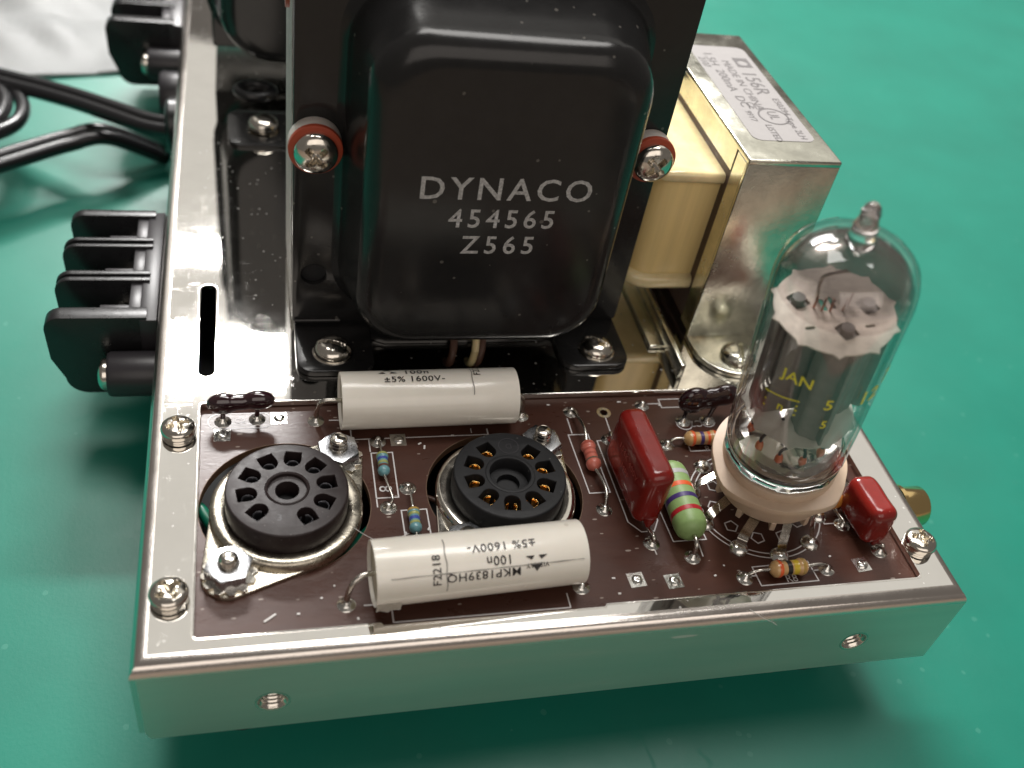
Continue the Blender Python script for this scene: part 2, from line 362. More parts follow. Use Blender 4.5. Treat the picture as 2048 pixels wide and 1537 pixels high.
def disc_head(bm, R, H, M, drive='cross', edge=0.5, depth=1.1, w=0.42, L=1.45, n=72, m=26):
    """pan / oval screw head as one height field with the recess pressed in"""
    ring = []
    for i in range(m+1):
        r = R*i/m; row = []
        for k in range(n if i else 1):
            a = 2*PI*k/n; x, y = r*math.cos(a), r*math.sin(a)
            h = edge + (H-edge)*math.sqrt(max(0, 1-(r/R)**2.4))
            if drive == 'cross':
                d = min(max(abs(x)-w, abs(y)-L), max(abs(y)-w, abs(x)-L))
                q = max(abs(x)+abs(y)-1.05*w-0.55, 0) if False else d
                if q < 0.1: h -= depth*min(1, (0.1-q)/0.16)*(1-0.45*min(1, r/L))
            elif drive == 'slot':
                d = abs(x)-w
                if d < 0.1: h -= depth*min(1, (0.1-d)/0.18)
            row.append(bm.verts.new(M @ Vector((x, y, h))))
        ring.append(row)
    base = [bm.verts.new(M @ Vector((R*math.cos(2*PI*k/n)*0.97, R*math.sin(2*PI*k/n)*0.97, 0))) for k in range(n)]
    ring.append(base)
    for A, B in zip(ring, ring[1:]):
        for k in range(n):
            j = (k+1) % n
            if len(A) == 1: bm.faces.new((A[0], B[k], B[j]))
            else: bm.faces.new((A[k], B[k], B[j], A[j]))
    return bm
def thread(bm, r, z0, z1, M, pitch=0.7, seg=18):
    prof = [(0, z0)]; z = z0
    while z < z1-0.35:
        prof += [(r*0.84, z), (r, z+pitch*0.35), (r, z+pitch*0.6), (r*0.84, z+pitch*0.95)]; z += pitch
    prof += [(r*0.80, z1-0.1), (r*0.72, z1), (0, z1)]
    return lathe(bm, prof, M, seg)
def text_bm(s, size, M=I4, align='CENTER', bend=None, spacing=1.0, sx=1.0, mirror=False, cut=0.35, thick=0.0):
    """flat lettering as mesh; bend(x, y) -> 3D point"""
    cu = bpy.data.curves.new('t', 'FONT'); cu.body = s; cu.size = size; cu.align_x = align; cu.align_y = 'CENTER'; cu.space_character = spacing; cu.resolution_u = 3
    cu.offset = thick
    o = bpy.data.objects.new('t', cu); COL.objects.link(o)
    dg = bpy.context.evaluated_depsgraph_get(); dg.update(); me = bpy.data.meshes.new_from_object(o.evaluated_get(dg))
    bm = NB(); bm.from_mesh(me); bpy.data.objects.remove(o); bpy.data.curves.remove(cu); bpy.data.meshes.remove(me)
    for v in bm.verts: v.co.x *= sx
    if bend and bm.verts:
        ys = [v.co.y for v in bm.verts]; xs = [v.co.x for v in bm.verts]
        for lo, hi, no in ((min(ys), max(ys), (0, 1, 0)), (min(xs), max(xs), (1, 0, 0))):
            if no[0] and not getattr(bend, 'cutx', False): continue
            if no[1] and getattr(bend, 'cutx', False): continue
            k = lo+cut
            while k < hi:
                bmesh.ops.bisect_plane(bm, geom=bm.verts[:]+bm.edges[:]+bm.faces[:], plane_co=Vector(no)*k, plane_no=no); k += cut
        for v in bm.verts: v.co = M @ Vector(bend(v.co.x, v.co.y))
    else:
        for v in bm.verts: v.co = M @ v.co
    KEEP.add(id(bm))
    return bm
def join(a, b):
    me = bpy.data.meshes.new('tmp'); b.to_mesh(me); b.free(); a.from_mesh(me); bpy.data.meshes.remove(me); return a
def strip(bm, pts, w, z, closed=False):
    """flat printed line on a horizontal plane"""
    P = [Vector((p[0], p[1])) for p in pts]; n = len(P); L = []
    for i in range(n):
        a = P[i-1] if (closed or i > 0) else P[i]; c = P[(i+1) % n] if (closed or i < n-1) else P[i]; b = P[i]
        e1 = (b-a).normalized() if (b-a).length > 1e-6 else (c-b).normalized(); e2 = (c-b).normalized() if (c-b).length > 1e-6 else e1
        n1 = Vector((-e1.y, e1.x)); n2 = Vector((-e2.y, e2.x)); m = (n1+n2).normalized(); k = w/2/max(0.4, m.dot(n1))
        L.append((bm.verts.new((*(b+m*k), z)), bm.verts.new((*(b-m*k), z))))
    for i in range(n if closed else n-1):
        A, B = L[i], L[(i+1) % n]; bm.faces.new((A[0], A[1], B[1], B[0]))
    return bm

# ================================================================== SETTING
ZT = -34.0      # table top
W, D, H = 131.0, 236.0, 18.5
bm = NB(); prism(bm, [(-900, -26), (60, -42), (420, -95), (1500, -120), (1500, 1900), (-900, 1900)], ZT-2.2, ZT, bev=0.3)  # front edge ends out of view, shaped for the reflection in the front wall
o = obj('table_mat', bm, 'table_mat'); o['kind'] = 'structure'
bm = NB(); box(bm, (-1200, -340, ZT-32), (1800, 2000, ZT-2.25)); o = obj('table', bm, 'unseen_bench'); o['kind'] = 'structure'  # unseen brown bench added below the mat for the front wall to reflect

# white sheet lying on the table behind
bm = NB(); nx, ny = 90, 70
pl = lambda s, t: Vector((-190+s*185-30*t, 205+t*150+22*math.sin(s*2.2)+(-22 if s < .8 else -22+0*s), 0))
gr = [[None]*(ny+1) for _ in range(nx+1)]
from mathutils import noise as mn
for i in range(nx+1):
    for j in range(ny+1):
        s, t = i/nx, j/ny
        x = -200+s*235; y = 226+0.24*(x+50)+t*170
        z = ZT+0.7+(7*abs(mn.noise(Vector((x*0.02, y*0.03, 1))))+5*abs(mn.noise(Vector((x*0.05+y*0.03, y*0.02, 7)))))*min(1, t*6+0.1)
        gr[i][j] = bm.verts.new((x, y, z))
for i in range(nx):
    for j in range(ny): bm.faces.new((gr[i][j], gr[i+1][j], gr[i+1][j+1], gr[i][j+1]))
ext = bmesh.ops.solidify(bm, geom=bm.faces[:], thickness=0.3)
sole('plastic_sheet', bm, 'sheet_white', 'crumpled white plastic sheet lying on the green table behind the cord', 'plastic sheet', (-80, 300, ZT), smooth=180)

# ================================================================== CHASSIS
chassis = thing('chassis', 'polished nickel steel amplifier chassis holding transformers and brown circuit board', 'chassis', (0, 0, -H))
RB = 2.3
cut = [(8.3, 4.3), (43.0, 4.3), (43.0, 3.75), (77.0, 3.75), (77.0, 4.3), (123.8, 4.3), (123.8, 50.2), (8.3, 50.2)]
cut = rrect(8.3, 4.3, 123.8, 50.2, 0.7, 3)
cut = [(x, y) for x, y in cut]
# small steps punched in the opening's front and left edges
cut = cut[:12] + [(34.0, 4.3), (34.4, 3.8), (68.0, 3.8), (68.4, 4.3)] + cut[12:]
slot = []
for k in range(9): a = PI*k/8; slot.append((9.1+1.45*math.cos(a), 81.3+1.45*math.sin(a)))
for k in range(9): a = PI+PI*k/8; slot.append((9.1+1.45*math.cos(a), 58.3+1.45*math.sin(a)))
bm = NB()
prism(bm, [(RB, RB), (W-RB, RB), (W-RB, D-RB), (RB, D-RB)], -1.0, 0, holes=[cut, slot], bev=0.0)
# re-make top edges of the openings with a small rounding strip
obj('top_plate', bm, 'chassis_top', chassis, smooth=30)
for nm, lp, bv in (('opening_edge', cut, 0.28), ('slot_edge', slot, 0.3)):
    bm = NB(); n = len(lp); ls = []
    for o_, z_ in ((0.32, 0.02), (0.16, 0.035), (0.0, -0.06), (-0.03, -0.35), (-0.03, -0.98)):
        ls.append([bm.verts.new((p[0], p[1], z_)) for p in offset(lp, o_)])
    for A, B in zip(ls, ls[1:]):
        for i in range(n): bm.faces.new((A[i], A[(i+1) % n], B[(i+1) % n], B[i]))
    obj(nm, bm, 'nickel_bright', chassis, smooth=50)
# bends: quarter rounds along the edges and corner caps
bm = NB(); NSEG = 6
def bend_ring(z_extra=None):
    rings = []
    for k in range(NSEG+1):
        t = PI/2*k/NSEG; o_ = RB*(math.sin(t)); z = -RB+RB*math.cos(t)
        rings.append([bm.verts.new((x, y, z)) for x, y in ((RB-o_, RB-o_), (W-RB+o_, RB-o_), (W-RB+o_, D-RB+o_), (RB-o_, D-RB+o_))])
    return rings
R_ = bend_ring()
for A, B in zip(R_, R_[1:]):
    for i in range(4): bm.faces.new((A[i], A[(i+1) % 4], B[(i+1) % 4], B[i]))
obj('bend', bm, 'chassis_bend', chassis, smooth=40)
# front wall with two threaded holes
def front_wall():
    bm = NB(); M = Matrix(((1, 0, 0, 0), (0, 0, 1, 0), (0, 1, 0, 0), (0, 0, 0, 1)))   # (x, z, y)
    prism(bm, [(0.9, -RB), (W-0.05, -RB), (W-0.05, -H), (1.5, -H), (0.9, -H+1.5)], 0, 1.0, M, holes=[circ(18.7, -11.4, 2.15, 28), circ(113.7, -11.0, 2.15, 28)])
    return bm
obj('front_wall', front_wall(), 'chassis_side', chassis, smooth=30)
for x, z in ((18.7, -11.4), (113.7, -11.0)):
    bm = NB(); Mx = frame((x, 0, z), (0, 1, 0))
    prof = [(2.55, -0.02), (2.35, -0.05), (2.15, 0.1)]
    zz = 0.3
    for k in range(7): prof += [(2.1, zz), (1.8, zz+0.28), (2.1, zz+0.56)]; zz += 0.6
    lathe(bm, prof, Mx, 32); obj('threaded_hole', bm, 'nickel', chassis, smooth=60)
    bm = NB(); lathe(bm, [(2.2, 4.4), (0, 4.4)], Mx, 24); obj('hole_shade_disc', bm, 'hole_shade', chassis)  # black disc painted in as the shade at the end of the hole
bm = NB(); box(bm, (0, 0.35, -H+1.4), (0.85, D, -RB)); obj('left_wall', bm, 'chassis_bend', chassis)
bm = NB(); box(bm, (W-0.95, 1.1, -H), (W-0.02, D, -RB)); obj('right_wall', bm, 'chassis_side', chassis)
bm = NB(); box(bm, (1, D-1, -H), (W-1, D-0.02, -RB)); obj('back_wall', bm, 'chassis_side', chassis)
bm = NB(); box(bm, (1.2, 1.2, -H+0.3), (W-1.2, D-1.2, -H+1.0)); obj('interior_blocker', bm, 'blocker_dark', chassis)  # added dark plate that keeps light out of the chassis interior
for x, y in ((14, 14), (117, 14), (14, 222), (117, 222)):
    bm = NB(); lathe(bm, [(0, ZT), (6, ZT), (7, ZT+3), (7, -H+0.2), (0, -H+0.2)], T(x, y, 0), 20)
    obj('rubber_foot', bm, 'rubber', chassis)
# punched number in the top plate, barely legible
for i, ch in enumerate('1113'):
    bm = text_bm(ch, 2.6, T(13.6+2.55*i, 66.6, 0.012)); obj('stamped_digit', bm, 'chassis_bend', chassis, smooth=None)

# ================================================================== CIRCUIT BOARD
ZB = -1.2
board = thing('circuit_board', 'dark brown phenolic circuit board with white printed outlines under the chassis opening', 'circuit board', (66, 27, ZB-1.6))
SC1, SC2 = (21.6, 26.4), (57.0, 27.4)
hole1 = [(x, y) for x, y in circ(21.6, 28.0, 13.3, 56) if True]
hole2 = circ(57.4, 28.4, 13.2, 56)
ring_c = (79.7, 46.0)
bm = NB(); prism(bm, [(3, 1.4), (128, 1.4), (128, 53), (3, 53)], ZB-1.6, ZB, holes=[hole1, hole2, circ(*ring_c, 0.75, 16)])
obj('board_panel', bm, 'board', board, smooth=30)
for h_ in (hole1, hole2):
    bm = NB(); n = len(h_); A = [bm.verts.new((p[0], p[1], ZB+0.004)) for p in offset(h_, 0.10)]; B = [bm.verts.new((p[0], p[1], ZB-0.0)) for p in offset(h_, -0.02)]; C_ = [bm.verts.new((p[0], p[1], ZB-1.55)) for p in offset(h_, -0.02)]
    for P_, Q_ in ((A, B), (B, C_)):
        for i in range(n): bm.faces.new((P_[i], P_[(i+1) % n], Q_[(i+1) % n], Q_[i]))
    obj('hole_edge', bm, 'board_edge', board)
ZP = ZB+0.03
def outline(pts, closed=True, w=0.22):
    bm = NB(); strip(bm, pts, w, ZP, closed); KEEP.add(id(bm))
    for f in bm.faces:
        if f.normal.z < 0: pass
    return obj('printed_outline', bm, 'silkscreen', board, smooth=None)
for P_ in [
    [(35.9, 41.6), (35.9, 38.6)], [(35.9, 26.5), (35.9, 28.4)],
    [(39.6, 16), (39.6, 25.6), (43.7, 25.6), (43.7, 16)],
    [(72.3, 44.9), (72.3, 41.0)], [(74.5, 26.1), (74.2, 24)],
    [(79.7, 45), (79.6, 40)],
    [(32, 8.2), (35, 8.2)], [(29.5, 46.4), (33, 46.3)], [(33, 46), (33, 41.6), (56.9, 41.6), (56.9, 43)],
    [(36, 8.2), (36, 4.9), (63, 4.9), (63, 7.5)], [(99, 49), (91.5, 49), (91.5, 46.8), (97, 46.8)], [(88.5, 47.9), (91.5, 47.9)],
    [(93, 37.3), (95, 37.3)], [(79.8, 13.4), (79.6, 17.2)], [(87.8, 16.2), (87.6, 12.4)],
    [(93.2, 7.9), (95.3, 7.9)], [(105.6, 8.0), (108.2, 8.1)]]:
    outline(P_, False)
for P_ in [
    [(36.0, 38.3), (39.6, 38.3), (39.5, 28.4), (35.9, 28.4)],
    [(71.5, 40.7), (75.2, 40.7), (75.6, 27.0), (71.9, 27.0)],
    [(95.3, 9.6), (105.6, 9.9), (105.9, 6.0), (95.5, 5.9)],
    [(93.5, 38.6), (101, 38.6), (101, 35.5), (93.5, 35.5)],
    [(76.5, 39.0), (81.6, 39.0), (82.2, 20.4), (80.9, 18.2), (78.6, 18.2), (76.9, 20.4)],
    [(82.9, 29.0), (88.6, 29.0), (89.4, 15.8), (83.5, 15.8)],
    [(112.2, 20.9), (117.6, 20.9), (117.6, 17.3), (112.2, 17.3)],
    rrect(9.5, 45.2, 20.0, 48.7, 1.7, 5), circ(94.6, 42.4, 1.5, 20), circ(99.4, 42.8, 1.4, 20),
    circ(101, 22.6, 11.6, 60), circ(101, 22.6, 10.7, 60)]:
    outline(P_)
for k in range(9):
    a = math.radians(-90+36*(k-4)+18); c = Vector((101+7.6*math.cos(a), 22.6+7.6*math.sin(a)))
    outline([(c.x+1.2*math.cos(a+q*PI/2.5), c.y+1.2*math.sin(a+q*PI/2.5)) for q in range(5)])
for s_, x, y, rz, sz in (('8', 37.7, 30.3, 90, 3.0), ('R8', 101.3, 6.8, 0, 2.0), ('C7', 97.0, 42.4, 180, 2.3), ('R6', 97.5, 35.9, 0, 1.9), ('C4', 90.6, 22.2, 90, 1.7), ('C2', 14.7, 46.9, 0, 1.6), ('1', 54, 42.6, 0, 1.6)):
    bm = text_bm(s_, sz, T(x, y, ZP) @ RotM(rz, 'Z')); obj('printed_mark', bm, 'silkscreen', board, smooth=None)
# solder joints
bm = NB(); lathe(bm, [(1.42, 0.0), (1.40, 0.04), (1.0, 0.13), (0.62, 0.5), (0.42, 0.95), (0.30, 1.05), (0, 1.08)], T(79.6, 15.7, ZB), 22)
bmesh.ops.recalc_face_normals(bm, faces=bm.faces)
sj = obj('solder_joint', bm, 'solder', board, smooth=180)
JOINTS = [(27.3, 46.4), (63.8, 45.9), (29.5, 8.6), (65.6, 8.4), (37.4, 40.9), (37.6, 26.3), (41.2, 30.2), (41.3, 18.4), (73.4, 46.4), (73.5, 23.3), (11.9, 46.9), (17.5, 47.2), (85.7, 12.4), (93.2, 7.6), (108.2, 8.1), (89.4, 37.3), (87.7, 47.5), (120.1, 26.7), (115.4, 16.9), (119.6, 10.8), (78.7, 39.2), (94.5, 43.0), (99.6, 43.2), (89.8, 28.3), (99.8, 37.2), (86.9, 31.2)]
for x, y in JOINTS: copy_part(sj, board, (x-79.6, y-15.7, 0))
PADS9 = []
for k in range(9):
    a = math.radians(-90+36*(k-4)); x, y = 101+11.2*math.cos(a), 22.6+11.2*math.sin(a); PADS9.append((x, y, a))
    copy_part(sj, board, (x-79.6, y-15.7, 0))
bm = NB(); prism(bm, circ(*ring_c, 1.35, 28), ZB, ZB+0.05, holes=[circ(*ring_c, 0.75, 16)]); obj('ring_pad', bm, 'solder', board)
sq = None
for x, y, a, blob in ((74.9, 8.9, 4, 0), (81.0, 8.1, 4, 1), (115.0, 8.4, 6, 1), (40.9, 41.1, 0, 0), (21.1, 47.3, 0, 0), (11.8, 43.7, 0, 0), (17.6, 44.0, 0, -1)):
    if blob < 0: continue
    bm = NB(); prism(bm, [(-1.35, -1.35), (1.35, -1.35), (1.35, 1.35), (-1.35, 1.35)], 0, 0.06, T(x, y, ZB) @ RotM(a, 'Z'))
    p = obj('square_pad', bm, 'solder', board, smooth=None)
    bm = NB(); lathe(bm, [(0.95, 0.06), (0.7, 0.3), (0.3, 0.42), (0, 0.30)], T(x+0.1, y, ZB), 16); 
    for v in bm.verts: v.co += Vector((random.uniform(-.08, .08), random.uniform(-.08, .08), random.uniform(0, .07)))
    obj('solder_blob', bm, 'solder', p, smooth=180)
# wires seen through the socket openings
for nm, lab, m, pts, r in (('green_wire', 'green insulated wire passing below the brown tube socket', 'green_wire', [(5, 34, -5), (8.5, 30, -3.6), (12, 25, -5), (20, 19, -6), (30, 21, -5.5), (36, 25, -3.8), (42, 27, -5)], 1.0),
                           ('brown_wire', 'thin brown wire below the left side of the black tube socket', 'brown_wire', [(38, 33, -7), (44, 31, -4.5), (48, 27.5, -4.5), (52, 20, -8)], 0.5)):
    bm = NB(); tube(bm, pts, r, seg=12); sole(nm, bm, m, lab, 'wire', pts[0], smooth=180)

# ================================================================== CHASSIS SCREWS
def make_pan_screw(x, y, rz, label, group='screws holding the circuit board to the chassis'):
    t = thing('chassis_screw', label, 'screw', (x, y, 0), group)
    bm = NB(); disc_head(bm, 2.75, 1.9, T(x, y, 0.65) @ RotM(rz, 'Z'), 'cross', 0.75, 2.0, 0.40, 1.75); obj('head', bm, 'nickel', t, 40)
    bm = NB(); lathe(bm, [(2.55, 0.0), (2.6, 0.3), (2.5, 0.6), (1.5, 0.66)], T(x, y, 0), 28); obj('washer', bm, 'nickel', t, 40)
    return t
s0 = make_pan_screw(5.0, 43.3, 20, 'cross head screw on the chassis rim left of the dark brown capacitor')
copy_thing(s0, (4.9, 11.1, 0), 'cross head screw on the chassis rim near its front left corner', 0.35)
copy_thing(s0, (126.4, 10.5, 0), 'cross head screw beside the small red capacitor at the right rim', 0.9)

# ================================================================== TUBE SOCKETS
def keyhole(cx, cy, a):
    pts = []
    for k in range(9):
        t = PI/2+PI*k/8; pts.append((5.85+1.3*math.cos(t), 1.3*math.sin(t)))
    pts += [(7.5, -1.22), (7.5, 1.22)]
    c, s = math.cos(a), math.sin(a)
    return [(cx+x*c-y*s, cy+x*s+y*c) for x, y in pts]
def nut_stack(t, x, y, rot, bolt_h=2.6, washer=True):
    z0 = ZB+0.72
    if washer:
        bm = NB(); pts = []
        for k in range(36): 
            r = 3.4 if k % 3 else 4.1
            if k % 3 == 1: r = 4.1
            pts.append((x+r*math.cos(2*PI*k/36), y+r*math.sin(2*PI*k/36)))
        prism(bm, pts, z0, z0+0.5, bev=0.08)
        obj('star_washer', bm, 'nickel', t, smooth=20)
    bm = NB(); hexa = [(x+3.55*math.cos(math.radians(60*k+rot)), y+3.55*math.sin(math.radians(60*k+rot))) for k in range(6)]
    ip = circ(x, y, 1.5, 24)
    prism(bm, hexa, z0+0.52, z0+2.7, holes=[ip], bev=0.25, nb=2)
    nt_ = obj('nut', bm, 'zinc', t, smooth=30)
    bm = NB(); lathe(bm, [(3.05, z0+2.72), (2.9, z0+2.76), (1.62, z0+2.76), (1.35, z0+2.4)], T(x, y, 0), 32); obj('nut_face', bm, 'zinc', nt_)
    bm = NB(); thread(bm, 1.42, z0, z0+2.7+bolt_h, T(x, y, 0)); obj('bolt', bm, 'nickel', t, smooth=50)
def make_socket(cx, cy, ears, label, body, collar, contact, blank, centre, key_off=0):
    t = thing('tube_socket', label, 'tube socket', (cx, cy, ZB), 'empty nine pin tube sockets')
    poly = hull([p for p in circ(cx, cy, 11.6, 64)] + [p for e in ears for p in circ(*e, 4.1, 28)])
    bm = NB(); prism(bm, poly, ZB, ZB+0.7, holes=[circ(cx, cy, 9.45, 48)], bev=0.25)
    obj('saddle_plate', bm, collar, t, 30)
    bm = NB(); lathe(bm, [(11.75, ZB+0.68), (11.72, ZB+1.4), (11.6, ZB+1.95), (11.3, ZB+2.3), (10.8, ZB+2.45), (10.2, ZB+2.45), (9.7, ZB+2.35), (9.42, ZB+2.2), (9.4, ZB-1.5)], T(cx, cy, 0), 72)
    obj('collar', bm, collar, t, 60)
    ztop = 5.0; holes = []; angs = [math.radians(blank+36*k) for k in range(1, 10)]
    for a in angs: holes.append(keyhole(cx, cy, a))
    rc = centre[0]; holes.append(circ(cx, cy, rc, 40))
    bm = NB(); prism(bm, circ(cx, cy, 9.3, 80), -2.0, ztop, holes=holes, bev=0.35, nb=3, hb=0.10)
    obj('socket_body', bm, body, t, 32)
    bm = NB(); lathe(bm, [(8.8, 1.6), (0.01, 1.6)], T(cx, cy, 0), 40); obj('socket_floor', bm, 'hole_shade', t)  # black disc painted in for the shade below the pin holes
    bm = NB(); lathe(bm, centre[1], T(cx, cy, ztop), 48); obj('centre_ring', bm, body, t, 40)
    for a in angs:
        bm = NB(); x, y = cx+5.9*math.cos(a), cy+5.9*math.sin(a)
        ph = math.degrees(a)
        lathe(bm, [(0.92, 1.6), (0.90, 3.2), (0.98, 3.75), (0.90, 3.72), (0.82, 3.2), (0.82, 1.6)], T(x, y, 0), 16, ph+200, ph+520 if contact == 'contact_dull' else ph+500)
        obj('contact', bm, contact, t, 180)
    for i, e in enumerate(ears): nut_stack(t, e[0], e[1], 12+25*i, 2.2 if i else 1.8)
    return t
c1 = (3.3, [(3.3, -0.35), (3.3, 0.0), (3.1, 0.12), (2.95, 0.0), (2.9, -0.5), (1.85, -0.55), (1.75, -0.75), (1.75, -3.3)])
c2 = (4.0, [(4.12, -0.02), (4.05, 0.06), (3.95, 0.10), (3.45, 0.06), (3.3, -0.15), (3.25, -2.2), (1.9, -2.3), (1.8, -3.3)])
t1 = make_socket(21.7, 26.2, [(13.0, 14.9), (30.3, 36.9)], 'dark brown tube socket with dull contacts in worn metal saddle at the left', 'bakelite_brown', 'old_nickel', 'contact_dull', -100, c1)
t2 = make_socket(57.0, 26.9, [(48.5, 16.6), (65.1, 36.9)], 'matt black tube socket with gold contacts in bright saddle behind the front white capacitor', 'bakelite_black', 'nickel', 'gold', 82, c2)
bm = text_bm('3', 1.7, T(20.4, 20.5, 5.012)); obj('moulded_mark', bm, 'grey_black_plastic', t1, smooth=None)
bm = NB(); prism(bm, circ(57.9, 33.0, 1.75, 28), 5.0, 5.03, holes=[circ(57.9, 33.0, 1.6, 28)]); obj('moulded_ring', bm, 'grey_black_plastic', t2, smooth=None)
bm = text_bm('D', 1.6, T(57.9, 33.0, 5.02) @ RotM(180, 'Z')); obj('moulded_mark', bm, 'grey_black_plastic', t2, smooth=None)

# ================================================================== WHITE FILM CAPACITORS
def film_cap(a, b, r, label, leads, prints, roll, tail, gz='white axial film capacitors'):
    a, b = Vector(a), Vector(b); L = (b-a).length
    t = thing('film_capacitor', label, 'capacitor', ((a+b)/2 - Vector((0, 0, r))), gz)
    M = frame(a, b-a)              # local z along the body; x axis = up x z
    prof = [(r-0.42, 0.5), (r-0.2, 0.1), (r-0.05, 0.0), (r, 0.12), (r, L-0.12), (r-0.05, L), (r-0.2, L-0.1), (r-0.42, L-0.5)]
    bm = NB(); lathe(bm, prof, M, 64)
    # oval crush and a faint seam so that the wrap is not a perfect cylinder
    for v in bm.verts:
        q = M.inverted() @ v.co; an = math.atan2(q.y, q.x); rr = math.hypot(q.x, q.y)
        k = 1+0.010*math.sin(2*an+1)+0.006*math.sin(3*an+q.z*0.15)+0.004*mn.noise(Vector((q.z*0.25, an*1.5, r)))
        q.x *= k; q.y *= k; v.co = M @ q
    obj('sleeve', bm, 'film_white', t, 60)
    bm = NB()
    lathe(bm, [(0, 0.25), (1.5, 0.35), (r-0.4, 0.55)], M, 40); obj('end_seal', bm, 'film_end', t, 60)
    bm = NB(); lathe(bm, [(0, L-0.25), (1.5, L-0.35), (r-0.4, L-0.55)], M, 40); obj('end_seal', bm, 'film_end', t, 60)
    if tail:
        bm = NB(); rows = []
        for i in range(13):
            u = 0.1+3.6*i/12; row = []
            for j in range(7):
                an = 1.75+0.42*j/6; rr = r+0.10+0.55*(j/6)**2+0.16*mn.noise(Vector((u*1.7, j*0.9, 3)))+(0.35*mn.noise(Vector((u*0.9, 5, 1))) if j > 4 else 0)
                Xa = (b-a).normalized(); Ya = Vector((0, 0, 1)).cross(Xa).normalized()
                row.append(bm.verts.new(a + Xa*(u+0.15*mn.noise(Vector((j, i, 0)))) + (Vector((0, 0, 1))*math.cos(an) - Ya*math.sin(an))*rr))
            rows.append(row)
        for A, B in zip(rows, rows[1:]):
            for j in range(6): bm.faces.new((A[j], A[j+1], B[j+1], B[j]))
        bmesh.ops.solidify(bm, geom=bm.faces[:], thickness=0.18); obj('sleeve_flap', bm, 'film_white', t, 180)
    for pts in leads:
        bm = NB(); tube(bm, pts, 0.42, seg=10); obj('lead', bm, 'tinned_wire', t, 180)
    up = Vector((0, 0, 1))
    # cylinder lettering: u along the axis, v along the circumference (mm from the crown, + towards the viewer's bottom)
    X = (b-a).normalized(); Yb = Vector((0, 0, 1)).cross(X).normalized()   # horizontal, pointing to the back
    def wrap(u, v):
        an = v/r; return a + X*u + (Vector((0, 0, 1))*math.cos(an) - Yb*math.sin(an))*(r*1.006+0.05)
    for (s_, u0, v0, sz, sgn, sxx, m_) in prints:
        if s_ == '/line':
            bm = NB(); prev = None
            for k in range(17):
                v = v0 + (sz-v0)*k/16; P0 = wrap(u0+0.08*math.sin(k), v); P1 = wrap(u0+0.16+0.08*math.sin(k), v)
                cur = (bm.verts.new(P0), bm.verts.new(P1))
                if prev: bm.faces.new((*prev, cur[1], cur[0]))
                prev = cur
            obj('printed_line', bm, m_, t, 180); continue
        if s_ == '/seam':
            bm = NB(); prev = None
            for k in range(25):
                u = u0+(sz-u0)*k/24; P0 = wrap(u, v0+0.03*math.sin(k*1.7)); P1 = wrap(u, v0+0.12+0.03*math.sin(k*1.3))
                cur = (bm.verts.new(P0), bm.verts.new(P1))
                if prev: bm.faces.new((*prev, cur[1], cur[0]))
                prev = cur
            obj('printed_line', bm, m_, t, 180); continue
        if s_ == '/logo':
            for tri in (((-0.9, 0.15), (0.9, 0.15), (0, 1.35)), ((-1.7, -1.0), (-0.3, -1.0), (-0.75, -0.45)), ((0.3, -1.0), (1.7, -1.0), (0.75, -0.45))):
                bm = NB(); 
                vs = []
                for (x, y) in tri: vs.append(bm.verts.new(wrap(u0+x*sgn, v0-y*sgn)))
                bm.faces.new(vs); obj('printed_mark', bm, m_, t, 180)
            continue
        if sgn in (1, -1):
            f = lambda x, y, u0=u0, v0=v0, sgn=sgn: wrap(u0+x*sgn, v0-y*sgn)
        else:                                          # letters running round the body (sgn = +-2)
            f = lambda x, y, u0=u0, v0=v0, sgn=sgn/2: wrap(u0+y*sgn, v0+x*sgn)
        cutx = sgn in (2, -2)
        class B_:
            cutx = (sgn in (2, -2))
            def __call__(self, x, y): return f(x, y)
        bm = text_bm(s_, sz, bend=B_(), sx=sxx, cut=0.4, spacing=1.08, thick=0.012)
        obj('printed_mark', bm, m_, t, 180)
    return t
R1 = 4.95
film_cap((31.2, 45.9, 3.9), (61.6, 46.1, 3.9), R1, 'white tubular film capacitor at the back, directly before the black transformer',
    [[(27.3, 46.4, ZB+0.6), (27.4, 46.3, 1.2), (28.2, 46.1, 3.6), (29.8, 46.0, 4.1), (31.6, 46.0, 3.9)],
     [(61.3, 46.1, 3.9), (62.6, 46.1, 3.9), (63.4, 46.0, 3.2), (63.8, 46.0, 1.2), (63.8, 45.9, ZB+0.6)]],
    [('±5% 1600V-', 12.3, 0.3, 1.75, 1, 1.12, 'ink'), ('100n', 12.8, -1.7, 1.9, 1, 1.1, 'ink'), ('MKP1839HQ', 13.5, -3.6, 1.7, 1, 1.0, 'ink'), ('/logo', 7.9, -2.4, 1, 1, 1, 'ink'), ('/line', 22.2, -6.0, 3.6, 1, 1, 'ink_grey'), ('F2218', 23.3, -2.4, 1.7, -2, 1.0, 'ink')], 0, 0)
R2 = 4.9
